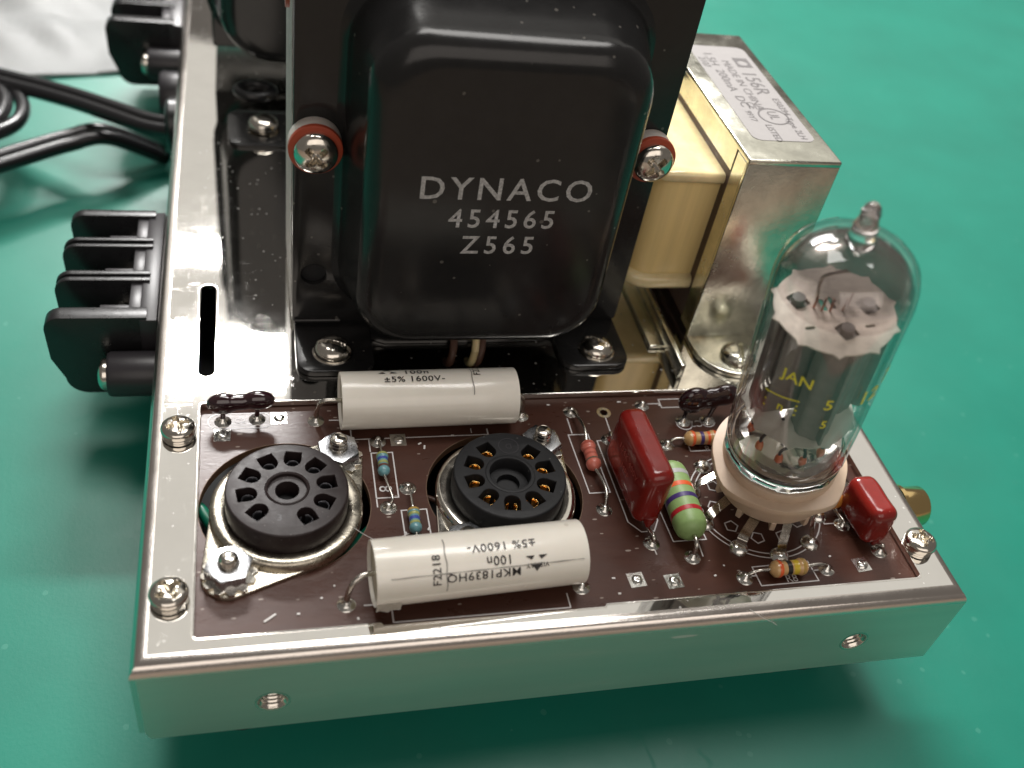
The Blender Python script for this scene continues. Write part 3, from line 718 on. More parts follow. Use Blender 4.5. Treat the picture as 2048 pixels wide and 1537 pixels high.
film_cap((33.1, 10.2, 3.75), (65.0, 11.6, 3.75), R2, 'white tubular film capacitor lying at the front edge of the board',
    [[(29.5, 8.6, ZB+0.6), (29.6, 8.7, 1.0), (30.4, 9.2, 3.2), (31.9, 9.9, 4.0), (33.6, 10.2, 3.8)],
     [(64.6, 11.6, 3.8), (65.6, 11.5, 3.9), (66.0, 10.8, 3.2), (65.9, 9.4, 1.2), (65.6, 8.5, ZB+0.6)]],
    [('±5% 1600V-', 18.6, 0.9, 1.75, -1, 1.12, 'ink'), ('100n', 18.0, 3.0, 1.9, -1, 1.0, 'ink'), ('MKP1839HQ', 15.6, 4.9, 1.75, -1, 1.1, 'ink'), ('/logo', 23.6, 3.9, 1, -1, 1, 'ink'), ('VISHAY', 23.7, 4.3, 0.95, -1, 1.05, 'ink'), ('/line', 10.0, -1.2, 7.0, 1, 1, 'ink_grey'), ('F2218', 8.7, 3.6, 1.75, -2, 1.0, 'ink'), ('/seam', 2.0, 4.1, 31.0, 1, 1, 'ink_grey')], 0, 1)

# ================================================================== DARK DIPPED CAPACITORS
def blob_cap(lobes, leads, label, name='dipped_capacitor', m='dip_brown', cat='capacitor', group='glossy dark brown dipped capacitors'):
    """lobes (centre, radii) fused by metaball-like remesh of a height shell"""
    x0 = min(l[0][0]-l[1][0] for l in lobes)
    t = thing(name, label, cat, (sum(l[0][0] for l in lobes)/len(lobes), lobes[0][0][1], ZB), group)
    # sweep ellipses along x : half height and mid height from the union of lobes
    xs0 = min(l[0][0]-l[1][0] for l in lobes); xs1 = max(l[0][0]+l[1][0] for l in lobes); n = 40; bm = NB(); rings = []
    for i in range(n+1):
        tt = 0.5-0.5*math.cos(PI*i/n); x = xs0+(xs1-xs0)*tt
        tops, bots, ths = [], [], []
        for (c, r) in lobes:
            q = 1-((x-c[0])/r[0])**2
            if q > 0: k = math.sqrt(q); tops.append(c[2]+r[2]*k); bots.append(c[2]-r[2]*k); ths.append(r[1]*k)
        if not tops: tops, bots, ths = [lobes[0][0][2]], [lobes[0][0][2]], [0.01]
        top, bot, th = max(tops), min(bots), max(max(ths), 0.02); cy = lobes[0][0][1]; cz = (top+bot)/2; hh = max((top-bot)/2, 0.02)
        rings.append([bm.verts.new((x, cy+th*math.cos(2*PI*k/24), cz+hh*math.sin(2*PI*k/24))) for k in range(24)])
    for A, B in zip(rings, rings[1:]):
        for k in range(24): bm.faces.new((A[k], A[(k+1) % 24], B[(k+1) % 24], B[k]))
    bm.faces.new(rings[0]); bm.faces.new(rings[-1][::-1])
    obj('body', bm, m, t, 180)
    for (x, y, z, x1, y1) in leads:
        bm = NB(); tube(bm, [(x, y, z), (x, y, z-0.8), (x1, y1, ZB+0.9), (x1, y1, ZB+0.3)], lambda q: 0.75-0.35*min(1, q*2.2), seg=12); obj('lead', bm, m if False else 'dip_brown' if m == 'dip_brown' else 'tinned_wire', t, 180)
    return t
blob_cap([((12.1, 47.1, 2.9), (2.7, 1.55, 2.0)), ((14.8, 47.1, 3.15), (3.0, 1.3, 1.45)), ((17.8, 47.1, 3.5), (2.7, 1.5, 1.8))], [(12.0, 47.1, 1.6, 11.9, 46.9), (17.6, 47.1, 2.2, 17.5, 47.2)], 'glossy dark brown two lobed capacitor at the back left corner of the board')
blob_cap([((96.0, 44.2, 3.1), (3.1, 1.6, 3.0)), ((99.2, 44.2, 3.6), (2.8, 1.5, 2.4)), ((101.8, 44.2, 4.3), (2.9, 1.5, 2.5))], [(95.2, 44.2, 0.8, 94.6, 43.2), (100.6, 44.2, 2.0, 99.6, 43.2)], 'glossy dark brown lumpy capacitor behind the glass tube')
blob_cap([((114.2, 19.9, 1.7), (1.7, 1.2, 1.7))], [(114.9, 19.6, 0.6, 115.4, 16.9)], 'tiny orange dipped capacitor right of the beige tube socket', 'ceramic_capacitor', 'dip_orange', 'capacitor', None)

# ================================================================== RED CAPACITORS
def red_cap(near, far, wid, z0, z1, lean, leads, label, prints=None):
    near, far = Vector(near), Vector(far); d = (far-near).to_3d(); L = d.length; d.normalize(); s = Vector((d.y, -d.x, 0))
    t = thing('red_capacitor', label, 'capacitor', ((near.x+far.x)/2, (near.y+far.y)/2, ZB), 'glossy red dipped film capacitors')
    H_ = z1-z0; bm = NB()
    box(bm, (-wid/2, 0, 0), (wid/2, L, H_))
    bmesh.ops.bevel(bm, geom=bm.edges[:], offset=1.7, segments=6, affect='EDGES', profile=0.5)
    bmesh.ops.subdivide_edges(bm, edges=[e for e in bm.edges if e.calc_length() > 3], cuts=10, use_grid_fill=True)
    for v in bm.verts:
        q = v.co.copy(); tz = q.z/H_
        w_ = 1-0.07*abs(2*tz-1)**2-0.04*abs(2*q.y/L-1)**2
        q.x *= w_; q.z += 0.12*mn.noise(q*0.35); q.x += 0.08*mn.noise(q*0.3+Vector((5, 0, 0)))
        q.x += lean*tz
        v.co = Vector((near.x, near.y, z0)) + s*q.x + Vector((d.x, d.y, 0))*q.y + Vector((0, 0, q.z))
    obj('body', bm, 'dip_red', t, 180)
    for (p0, p1) in leads:
        bm = NB(); tube(bm, [p0, (p0[0], p0[1], p0[2]-0.5), (p1[0], p1[1], ZB+1.6), (p1[0], p1[1], ZB+0.3)], 0.38, seg=10); obj('lead', bm, 'tinned_wire', t, 180)
        bm = NB(); tube(bm, [(p0[0], p0[1]+0.6, p0[2]+1.6), (p0[0], p0[1]+0.2, p0[2]+0.6), (p0[0], p0[1], p0[2]-0.5)], lambda q: 1.5-1.05*q, seg=14); obj('dipped_neck', bm, 'dip_red', t, 180)
    if prints:
        for i, s_ in enumerate(prints):
            Mx = Matrix((Vector((-d.x, -d.y, 0)), Vector((0, 0, 1)), -s)).transposed().to_4x4()
            tz = 0.66-0.2*i
            Mx.translation = Vector((near.x, near.y, z0+H_*tz)) + Vector((d.x, d.y, 0))*(L*0.45) - s*(wid/2+0.14-lean*tz)
            obj('faint_print', text_bm(s_, 1.7, Mx, spacing=1.1), 'dip_red_print', t, smooth=None)
    return t
red_cap((78.9, 18.2), (78.2, 34.6), 5.2, 0.6, 12.2, 0.4, [((79.3, 18.3, 0.6), (79.6, 15.7)), ((78.3, 35.5, 0.6), (78.7, 39.2))], 'large glossy red box capacitor standing beside the green resistor', ['104K 400V', 'MPP'])
red_cap((118.3, 11.3), (117.6, 20.8), 5.4, -0.2, 8.0, -0.3, [((118.7, 12.0, 0.0), (119.6, 10.8)), ((117.6, 20.6, 0), (117.8, 22.6))], 'small glossy red box capacitor at the right edge of the board')

# ================================================================== RESISTORS
def resistor(a, b, leads, prof, m, bands, label, r_lead=0.32):
    """prof: (fraction along, radius); bands: (start, end, material)"""
    a, b = Vector(a), Vector(b); L = (b-a).length; M = frame(a, b-a)
    t = thing('resistor', label, 'resistor', (a+b)/2 - Vector((0, 0, max(p[1] for p in prof))), 'axial resistors with colour bands')
    def rad(f):
        for (f0, r0), (f1, r1) in zip(prof, prof[1:]):
            if f0 <= f <= f1: k = (f-f0)/(f1-f0); k = k*k*(3-2*k); return r0+(r1-r0)*k
        return prof[-1][1]
    n = 40; bm = NB()
    lathe(bm, [(0, 0)]+[(max(rad(i/n), 0.02), L*i/n) for i in range(n+1)]+[(0, L)], M, 28); obj('body', bm, m, t, 60)
    for f0, f1, bm_m in bands:
        bm = NB(); P_ = [(rad(f0+(f1-f0)*i/5)+0.035, L*(f0+(f1-f0)*i/5)) for i in range(6)]
        lathe(bm, [(P_[0][0]-0.05, P_[0][1])]+P_+[(P_[-1][0]-0.05, P_[-1][1])], M, 28); obj('colour_band', bm, 'band_'+bm_m, t, 60)
    for pts in leads:
        bm = NB(); tube(bm, pts, r_lead, seg=10); obj('lead', bm, 'tinned_wire', t, 180)
    return t
BONE = [(0, 0.3), (0.05, 0.75), (0.12, 1.12), (0.22, 1.18), (0.32, 0.98), (0.68, 0.98), (0.78, 1.18), (0.88, 1.12), (0.95, 0.75), (1, 0.3)]
def bone(s): return [(f, r*s) for f, r in BONE]
PILL = lambda r: [(0, r*0.35), (0.03, r*0.72), (0.09, r*0.95), (0.16, r), (0.84, r), (0.91, r*0.95), (0.97, r*0.72), (1, r*0.35)]
resistor((86.2, 29.6, 1.9), (85.9, 14.6, 1.75), [[(86.2, 29.4, 1.9), (86.3, 30.6, 1.8), (86.7, 31.2, 0.6), (86.8, 31.2, ZB+0.3)], [(85.9, 14.9, 1.75), (85.9, 13.6, 1.85), (85.8, 12.7, 1.2), (85.7, 12.4, ZB+0.3)]],
    PILL(2.75), 'res_green', [(0.19, 0.25, 'grey'), (0.37, 0.43, 'orange'), (0.53, 0.59, 'violet'), (0.71, 0.77, 'red')], 'thick light green power resistor lying beside the large red capacitor', 0.4)
resistor((97.1, 7.75, 0.45), (104.1, 7.9, 0.45), [[(97.4, 7.75, 0.45), (95.2, 7.7, 0.5), (93.9, 7.6, 0.0), (93.2, 7.6, ZB+0.4)], [(103.9, 7.9, 0.45), (106, 8, 0.5), (107.4, 8.1, 0.2), (108.2, 8.1, ZB+0.5)]],
    bone(1.2), 'res_tan', [(0.18, 0.28, 'orange'), (0.40, 0.52, 'black'), (0.56, 0.70, 'yellow'), (0.78, 0.86, 'gold_tan')], 'tan resistor with orange, black and yellow bands at the front board edge')
resistor((92.3, 37.2, 0.4), (99.2, 37.1, 0.4), [[(92.5, 37.2, 0.4), (91, 37.3, 0.4), (90, 37.3, 0.0), (89.4, 37.3, ZB+0.4)], [(99.0, 37.1, 0.4), (100.8, 37.1, 0.2), (101.2, 37.1, ZB+0.3)]],
    bone(1.2), 'res_tan', [(0.18, 0.27, 'orange'), (0.42, 0.52, 'violet'), (0.62, 0.70, 'orange'), (0.80, 0.87, 'orange')], 'tan resistor with orange and violet bands half hidden behind the tube socket')
resistor((37.6, 37.2, 0.1), (37.5, 32.2, 0.1), [[(37.4, 40.7, ZB+0.7), (37.5, 39.2, -0.2), (37.6, 37.0, 0.1)], [(37.5, 32.4, 0.1), (37.8, 30, 0.3), (38.3, 27.4, 0.0), (37.9, 26.5, ZB+0.6)]],
    bone(0.86), 'res_blue', [(0.10, 0.20, 'olive'), (0.30, 0.40, 'blue'), (0.47, 0.57, 'olive'), (0.62, 0.72, 'brown')], 'small blue banded resistor between the two empty tube sockets, farther back', 0.22)
resistor((41.3, 25.0, 0.1), (41.2, 20.0, 0.1), [[(41.2, 30.1, ZB+0.7), (41.3, 28.4, 0.1), (41.3, 24.8, 0.1)], [(41.2, 20.2, 0.1), (41.2, 18.8, 0.0), (41.3, 18.3, ZB+0.5)]],
    bone(0.86), 'res_blue', [(0.10, 0.20, 'gold_tan'), (0.27, 0.37, 'olive'), (0.44, 0.56, 'blue'), (0.62, 0.72, 'olive')], 'small blue banded resistor just behind the front white capacitor', 0.22)
resistor((73.8, 37.6, 0.3), (73.7, 31.0, 0.3), [[(73.4, 46.2, ZB+0.7), (73.7, 44, 0.2), (74.0, 40.5, 0.9), (73.8, 37.4, 0.3)], [(73.7, 31.3, 0.3), (74.2, 28.5, 0.5), (74.3, 25.8, 0.3), (73.7, 23.5, ZB+0.5)]],
    bone(1.13), 'res_pink', [(0.14, 0.22, 'dark_pink'), (0.34, 0.40, 'dark_pink'), (0.50, 0.56, 'dark_pink'), (0.68, 0.75, 'grey_olive')], 'salmon pink resistor between the black socket and the large red capacitor', 0.3)

# ================================================================== TUBE IN ITS CERAMIC SOCKET
G = Vector((100.8, 22.4, 14.8)); DX = Vector((-0.165, -0.10, 1)).normalized()
MT = frame(G, DX, up=(0, -1, 0))
# make the local x axis point to the right (+x) and local y away from the viewer
xx = (Vector((1, 0, 0)) - DX*DX.x).normalized(); yy = DX.cross(xx)
MT = Matrix((xx, yy, DX)).transposed().to_4x4(); MT.translation = G
ts = thing('ceramic_tube_socket', 'beige ceramic nine pin socket with metal legs soldered to the board, holding the glass tube', 'tube socket', (101, 22.6, ZB))
def fl(r):
    pts = []
    for k in range(72):
        a = 2*PI*k/72; rr = r
        for ca in (-62, 22, -158): # corners standing proud of the circle
            dd = abs((math.degrees(a)-ca+180) % 360-180)
            if dd < 26: rr = max(rr, (r+1.0)/max(0.05, math.cos(math.radians(26-dd)))*math.cos(math.radians(26))+0.0) if False else max(rr, r+0.9*(1-dd/26))
        pts.append((rr*math.cos(a), rr*math.sin(a)))
    return pts
bm = NB(); lathe(bm, [(0, -1.9), (5.5, -1.9), (8.7, -1.9), (9.3, -2.0), (9.45, -2.2), (9.45, -4.3)], MT, 72); obj('socket_top', bm, 'ceramic', ts, 50)
bm = NB(); prism(bm, fl(11.1), -5.4, -3.8, MT, bev=0.22, bevb=0.2); obj('flange', bm, 'ceramic', ts, 35)
bm = NB(); lathe(bm, [(9.7, -5.2), (9.6, -9.6), (9.3, -10.2), (0, -10.2)], MT, 72); obj('socket_base', bm, 'ceramic', ts, 50)
for k in range(9):
    a = math.radians(-90+36*(k-4)+18+0)
    bm = NB(); Mk = MT @ RotM(math.degrees(a), 'Z') @ T(8.9, 0, -10.0); box(bm, (-0.9, -0.45, -1.9), (0.75, 0.45, 0.3), Mk, 0.12, 1); obj('standoff_tooth', bm, 'ceramic', ts)
Mi = MT.inverted()
for (x, y, a) in PADS9:
    c = Vector((101, 22.6, 0)); rd = Vector((math.cos(a), math.sin(a), 0)); tg = Vector((-math.sin(a), math.cos(a), 0))
    # height of the socket underside at this spot
    base = MT @ Vector((6.6*math.cos(a), 6.6*math.sin(a), -10.2))
    P_ = [base, base+rd*1.8-Vector((0, 0, 0.3)), Vector((x, y, 0))-rd*0.9+Vector((0, 0, max(1.0, base.z*0.45))), Vector((x, y, ZB+1.2)), Vector((x, y, ZB+0.2))]
    Q_ = smooth_pts(P_, 5); bm = NB(); pv = None
    for q in Q_:
        cur = [bm.verts.new(q+tg*s_) for s_ in (-0.85, 0.85)]
        if pv: bm.faces.new((pv[0], pv[1], cur[1], cur[0]))
        pv = cur
    bmesh.ops.solidify(bm, geom=bm.faces[:], thickness=0.25); obj('contact_leg', bm, 'nickel', ts, 60)
    bm = NB(); lathe(bm, [(1.7, 0), (1.6, 0.3), (1.2, 0.75), (0.6, 1.0), (0, 1.05)], T(x, y, ZB+0.03), 20); obj('solder_fillet', bm, 'solder', ts, 180)

tb = thing('vacuum_tube', 'clear glass miniature vacuum tube with dark top, grey anodes and yellow print', 'vacuum tube', G)
ORG_T = G
def tobj(name, bm, m, parent=tb, sm=60, label=None): return obj(name, bm, m, parent, sm, label)
RG = 9.75
outer = [(9.45, 0.7), (9.65, 1.4), (RG, 2.4), (RG, 10), (RG, 20), (RG, 30), (RG, 35.6), (9.5, 37.6), (8.9, 39.6), (7.5, 41.2), (5.6, 42.3), (3.8, 42.9), (2.6, 43.3), (2.0, 43.9)]
inner = [(1.2, 43.2), (2.4, 42.3), (4.6, 41.5), (6.9, 40.2), (8.2, 38.6), (9.0, 36.9), (9.25, 35.4), (9.25, 30), (9.25, 20), (9.2, 10), (9.1, 3.0), (8.8, 1.6)]
bm = NB(); lathe(bm, outer, MT, 96); lathe(bm, inner, MT, 96)
tobj('glass_envelope', bm, 'glass', sm=60)
bm = NB(); lathe(bm, [(r_, z_-1.8) for r_, z_ in [(0, 0.1), (8.3, 0.1), (9.1, 0.35), (9.55, 0.9), (9.6, 1.4), (9.3, 1.8), (9.55, 2.3), (9.45, 2.75), (9.0, 3.0), (8.4, 2.5), (7.0, 2.2), (3.0, 2.3), (0, 2.4)]], MT, 96)
for v in bm.verts:
    q = MT.inverted() @ v.co
    if q.z < 0.2 and math.hypot(q.x, q.y) > 8: k = 1+0.012*(1 if math.sin(9*math.atan2(q.y, q.x)) > 0.2 else -0.6); q.x *= k; q.y *= k; v.co = MT @ q
tobj('glass_base', bm, 'solid_glass', sm=60)
bm = NB(); lathe(bm, [(0, 42.3), (0.8, 42.4), (1.5, 42.9), (2.1, 43.5), (1.95, 44.2), (1.65, 45.2), (1.7, 46.0), (1.45, 46.8), (1.25, 47.6), (1.3, 48.4), (1.0, 49.3), (0.5, 49.8), (0, 49.9)], MT, 40)
tobj('glass_tip', bm, 'solid_glass', sm=180)
# silvery getter film inside the dome, in the tube's own axis so that it fades down the wall
bm = NB(); lathe(bm, [(r*0.992, z-0.06) for r, z in inner if z > 33], I4, 72)
for v in bm.verts: v.co = v.co + G
o = obj('getter_film', bm, 'getter', tb, 180); o.rotation_euler = MT.to_euler()
def mica_disc(r, z, m, holes, teeth=10, tz=0.5):
    pts = []
    for k in range(120):
        a = 2*PI*k/120; ph = (k*teeth/120) % 1
        pts.append(((r+(0.75*(1-ph*7) if ph < 0.14 else (0.75*(1-(1-ph)*7) if ph > 0.86 else 0)))*math.cos(a), (r+(0.75*(1-ph*7) if ph < 0.14 else (0.75*(1-(1-ph)*7) if ph > 0.86 else 0)))*math.sin(a)))
    bm = NB(); prism(bm, pts, z, z+0.25, MT, holes=holes); return bm
P3 = [(-4.4, 2.6), (4.9, 0.0), (0.1, -4.1)]
hs = []
for (x, y) in P3:
    h_ = [(x+1.75*math.cos(q*PI/4+0.3)*(1.0 if q % 2 else 0.75), y+1.9*math.sin(q*PI/4+0.3)*(1.0 if q % 2 else 0.8)) for q in range(8)]; hs.append(h_)
hs += [rrect(-1.6, 0.0, -0.9, 2.4, 0.3, 2), rrect(-0.2, 0.2, 0.4, 2.6, 0.25, 2), rrect(-5.4, -3.0, -3.9, -2.4, 0.28, 2), rrect(2.9, -4.0, 4.4, -3.5, 0.24, 2)]
tobj('mica_spacer', mica_disc(8.45, 30.6, 'mica', hs), 'mica', sm=30)
hs2 = [circ(x, y, 1.3, 12) for x, y in P3]
tobj('mica_spacer', mica_disc(8.3, 9.4, 'mica_clear', hs2, 9), 'mica_clear', sm=30)
# anodes: folded sheet boxes with ribs
def anode(cx, cy, rx, ry, rot, z0, z1, m):
    pts = []
    for k in range(48):
        a = 2*PI*k/48; rib = 0.16*math.cos(6*a)
        pts.append(((rx+rib)*math.cos(a), (ry+rib)*math.sin(a)))
    bm = NB(); prism(bm, pts, z0, z1, MT @ T(cx, cy, 0) @ RotM(rot, 'Z'), bev=0.2)
    for s_ in (-1, 1): box(bm, (rx-0.2 if s_ > 0 else -rx-1.5, -0.18, z0+0.6), (rx+1.5 if s_ > 0 else -rx+0.2, 0.18, z1-0.6), MT @ T(cx, cy, 0) @ RotM(rot, 'Z'))
    return bm
for (x, y), rx, ry, rot in zip(P3, (3.2, 3.2, 3.0), (2.6, 2.6, 2.7), (35, -30, 85)):
    tobj('anode', anode(x*0.96, y, rx, ry, rot, 9.9, 30.4, 'anode'), 'anode', sm=35)
bm = NB(); box(bm, (-6.6, -1.1, 10.5), (6.8, -0.5, 29.8), MT, 0.1, 1); tobj('shield_plate', bm, 'anode_light')
for (x, y) in P3:
    bm = NB(); lathe(bm, [(0.95, 29), (0.95, 31.6), (0, 31.6)], MT @ T(x, y, 0), 14); tobj('cathode_end', bm, 'anode')
for k, (x, y, rr) in enumerate(((-1.9, 0.2, 0.16), (-0.8, -0.1, 0.16), (1.0, -0.3, 0.16), (2.2, 0.6, 0.16), (-2.8, 0.9, 0.16))):
    bm = NB(); tube(bm, [(x, y, 30.2), (x+0.1, y, 32.0), (x+0.5, y+0.5, 32.6)], rr, MT, 8); tobj('grid_rod', bm, 'copper', sm=180)
bm = NB(); tube(bm, [(-1.6, 2.6, 30.8), (-1.9, 2.6, 34.5), (-1.2, 2.0, 36.0), (0.8, 2.0, 36.2), (1.6, 2.4, 35.6)], 0.28, MT, 10); tobj('getter_ring', bm, 'nickel', sm=180)
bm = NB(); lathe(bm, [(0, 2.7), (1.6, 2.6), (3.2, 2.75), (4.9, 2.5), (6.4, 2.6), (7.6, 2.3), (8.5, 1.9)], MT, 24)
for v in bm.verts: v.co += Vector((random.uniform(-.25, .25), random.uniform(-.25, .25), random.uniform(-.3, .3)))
tobj('glass_reflection_disc', bm, 'nickel_bright', sm=15)  # made-up crinkled metal disc imitating reflections in the glass bottom
for k in range(9):
    a = math.radians(-90+36*(k-4)); x, y = 5.95*math.cos(a), 5.95*math.sin(a)
    bm = NB(); lathe(bm, [(0.5, 1.7), (0.66, 1.8), (0.66, 3.0), (0.5, 3.6), (0.3, 3.9), (0, 3.9)], MT @ T(x, y, 0), 14); tobj('pin_seal', bm, 'pin_seal', sm=60)
    r2 = random.uniform(2.5, 6.0); b2_ = a+random.uniform(-0.5, 0.5)
    bm = NB(); tube(bm, [(x, y, 3.2), (x, y, 4.8), ((x+r2*math.cos(b2_))/2+random.uniform(-.7, .7), (y+r2*math.sin(b2_))/2, 6.2), (r2*math.cos(b2_), r2*math.sin(b2_), 7.6), (r2*math.cos(b2_), r2*math.sin(b2_), 9.8)], 0.27, MT, 8); tobj('lead_wire', bm, 'dark_wire', sm=180)
# yellow print on the glass
def tprint(s_, ang, z, size, sxx=1.0, m='tube_ink', tk=0.03):
    class B_:
        cutx = True
        def __call__(self, x, y):
            a = math.radians(ang)+x/RG; return ((RG+0.05)*math.cos(a), (RG+0.05)*math.sin(a), z+y)
    tobj('printed_mark', text_bm(s_, size, MT, bend=B_(), sx=sxx, cut=0.4, thick=tk), m, sm=180)
tprint('JAN', -134, 25.2, 2.9, 0.95)
tprint('n', -140, 18.6, 2.6, 0.8)
tprint('5', -103, 21.6, 3.0, 0.9); tprint('5', -101, 17.2, 2.4, 0.8)
tprint('12', -66, 21.8, 4.0, 1.0); tprint('7', -48, 24, 4.0, 0.9)
def tline(pts, w_=0.16):
    bm = NB(); pv = None
    for (an, z) in pts:
        a = math.radians(an); c = [bm.verts.new(MT @ Vector(((RG+0.05)*math.cos(a), (RG+0.05)*math.sin(a), z+dz))) for dz in (-w_, w_)]
        d_ = [bm.verts.new(MT @ Vector(((RG+0.05)*math.cos(a+w_/RG*2), (RG+0.05)*math.sin(a+w_/RG*2), z+dz))) for dz in (-w_, w_)]
        bm.faces.new((c[0], d_[0], d_[1], c[1]))
        if pv: bm.faces.new((pv[0], c[0], c[1], pv[1]))
        pv = c
    KEEP.add(id(bm))
    tobj('printed_line', bm, 'tube_ink', sm=180)
tline([(-158+i*2.2, 20.0+0.09*i) for i in range(14)], 0.12)
tline([(-128.5, 21.2), (-128.5, 20.2), (-128, 19.2), (-128, 18.2)], 0.16)
tline([(-156, 20), (-156, 18.4), (-155.5, 17)], 0.16)

# ================================================================== OUTPUT TRANSFORMER (front)
def bell_bm(xc, y0, z0, z1, wid, dep, M=I4, r=7.0, taper=1.6, tt=0.0):
    """drawn steel cover: rounded rectangle narrowing slightly to the front"""
    bm = NB(); rings = []
    N_ = 10
    lev = [(0.0, -1.2), (0.35, -0.5), (0.9, 0.0)]
    y = []
    for (f, ins) in ((0.0, -1.6), (0.5, -0.6), (1.4, -0.1), (2.4, 0.0)): rings.append((f, ins))
    for k in range(1, 5): rings.append((2.4+(dep-2.4-4.2)*k/4, taper*k/4))
    for k in range(1, 9):
        t = PI/2*k/8; rings.append((dep-4.2+4.2*math.sin(t), taper+4.2*(1-math.cos(t))))
    loops = []
    for (f, ins) in rings:
        x0, x1, a0, a1 = xc-wid/2+ins, xc+wid/2-ins, z0+ins, z1-ins-tt*f/dep
        rr = max(1.5, r-ins*0.55)
        loops.append([bm.verts.new(M @ Vector((x, y0-f, z))) for x, z in rrect(x0, a0, x1, a1, rr, 8)])
    n = len(loops[0])
    for A, B in zip(loops, loops[1:]):
        for i in range(n): bm.faces.new((A[i], A[(i+1) % n], B[(i+1) % n], B[i]))
    # slightly crowned front
    A = loops[-1]; c = sum((v.co for v in A), Vector())/n
    inner_ = [bm.verts.new(c+(v.co-c)*0.5+(M.to_3x3() @ Vector((0, -0.12, 0)))) for v in A]
    for i in range(n): bm.faces.new((A[i], A[(i+1) % n], inner_[(i+1) % n], inner_[i]))
    bm.faces.new(inner_)
    return bm
tr = thing('output_transformer', 'black enamelled output transformer with silver lettering on its end cover, behind the board', 'transformer', (56.2, 75, 0))
YF = 69.8
fx0, fx1, fz1 = 24.2, 88.0, 78.0
bm = NB(); MY = Matrix(((1, 0, 0, 0), (0, 0, 1, 0), (0, 1, 0, 0), (0, 0, 0, 1)))
holes_f = [circ(28.0, 12.4, 2.2, 24)]
prism(bm, rrect(fx0, 1.2, fx1, fz1, 1.0, 3)[::1], YF, YF+1.2, MY, holes=holes_f, bev=0.0, bevb=0.3); fl_ = obj('cover_flange', bm, 'enamel', tr, 30)
bm = NB(); lathe(bm, [(2.25, 0.3), (2.2, 1.1), (0, 1.15)], frame((28.0, YF, 12.4), (0, 1, 0)), 24); obj('hole_shade_plug', bm, 'hole_shade', tr, 40)  # added dark plug over the laminations, paints the shade in the hole
bm = NB(); box(bm, (24.2+0.2, YF+1.2, 2.0), (88-0.2, YF+25, 77.5), bev=0.2, seg=1); obj('lamination_stack', bm, 'lamination', tr)
for k in range(22):
    bm = NB(); y = YF+2.0+1.06*k; box(bm, (24.05, y, 2.2), (24.42, y+0.75, 77.4)); obj('lamination_edge', bm, 'lamination', tr, None)
bm = bell_bm(56.2, YF, 5.6, 67.6, 47.3, 15.0, r=10.5, tt=1.6); obj('end_cover', bm, 'enamel', tr, 60)
bm = NB(); prism(bm, rrect(fx0, 1.2, fx1, fz1, 1.0, 3), YF+25, YF+26.2, MY); obj('rear_flange', bm, 'enamel', tr, 30)
bm = bell_bm(56.2, 0, 7.2, 65.3, 47.5, 15.0, M=T(0, YF+26.2, 0) @ Matrix.Diagonal((1, -1, 1, 1)), r=8.5); obj('rear_cover', bm, 'enamel', tr, 60)
# feet with a bolt each, one at every corner; the flange folds forward into them
def foot(x0, x1, ytip, rl, rr_, yb=YF+0.6, sgn=-1):
    pts = []
    L_ = abs(yb-ytip)
    poly = [(x0, yb), (x0, ytip+rl*0+3 if sgn < 0 else ytip-3)]
    a = [(x0+3-3*math.cos(PI/2*k/5), ytip+3-3*math.sin(PI/2*k/5)) for k in range(6)]
    b = [(x1-3+3*math.sin(PI/2*k/5), ytip+3-3*math.cos(PI/2*k/5)) for k in range(6)]
    pts = [(x0, yb)] + a + b + [(x1, yb)]
    return pts
for x0, x1 in ((24.6, 38.5), (74.0, 87.6)):
    bm = NB(); prism(bm, foot(x0, x1, 56.2, 3, 3), 0.15, 1.35, bev=0.3); obj('mounting_foot', bm, 'enamel', tr, 35)
bm = NB(); prism(bm, [(38.5, YF), (38.5, 66), (41, 64.8), (71.5, 64.8), (74, 66), (74, YF)], 0.15, 1.3, bev=0.2); obj('foot_bridge', bm, 'enamel', tr, 35)
for sx0 in (24.6, 74.0):
    bm = NB(); prism(bm, [(x, 2*(YF+12.5+0.6)-y) for x, y in foot(sx0, sx0+13.8, 56.2, 3, 3)], 0.15, 1.35, bev=0.3); obj('mounting_foot', bm, 'enamel', tr, 35)
bm = NB(); M3 = frame((0, 0, 0), (1, 0, 0))
prof = [(YF+0.1-2.2*math.cos(t_)*0-0, 0) for t_ in ()]
for x0, x1 in ((24.6, 33.0),):
    tube(bm, [(x0, YF-0.1, 1.9), (x1, YF-0.1, 1.9)], 0.55, seg=12, curve=False)
obj('fold', bm, 'enamel', tr, 60)
for s_, z, sz, sp in (('DYNACO', 40.6, 5.7, 1.22), ('454565', 35.1, 4.9, 1.32), ('Z565', 30.0, 4.9, 1.35)):
    Mx = T(56.55, YF-15.0-0.16, z) @ RotM(90, 'X') @ Matrix.Shear('XZ', 4, (0, 0)) 
    bm = text_bm(s_, sz, Mx, spacing=sp, sx=1.02 if s_ == 'DYNACO' else 0.95, thick=0.055)
    obj('lettering', bm, 'enamel_print', tr, smooth=None)
# leads coming out under the cover
for x, m in ((53.5, 'brown_wire'), (57.8, 'coil_wax'), (59.0, 'brown_wire')):
    bm = NB(); tube(bm, [(x, 67, 6.5), (x+0.2, 64.5, 5.0), (x+0.3, 63.2, 2.6), (x+0.4, 62.5, -2)], 0.75, seg=10); obj('winding_lead', bm, m, tr, 180)

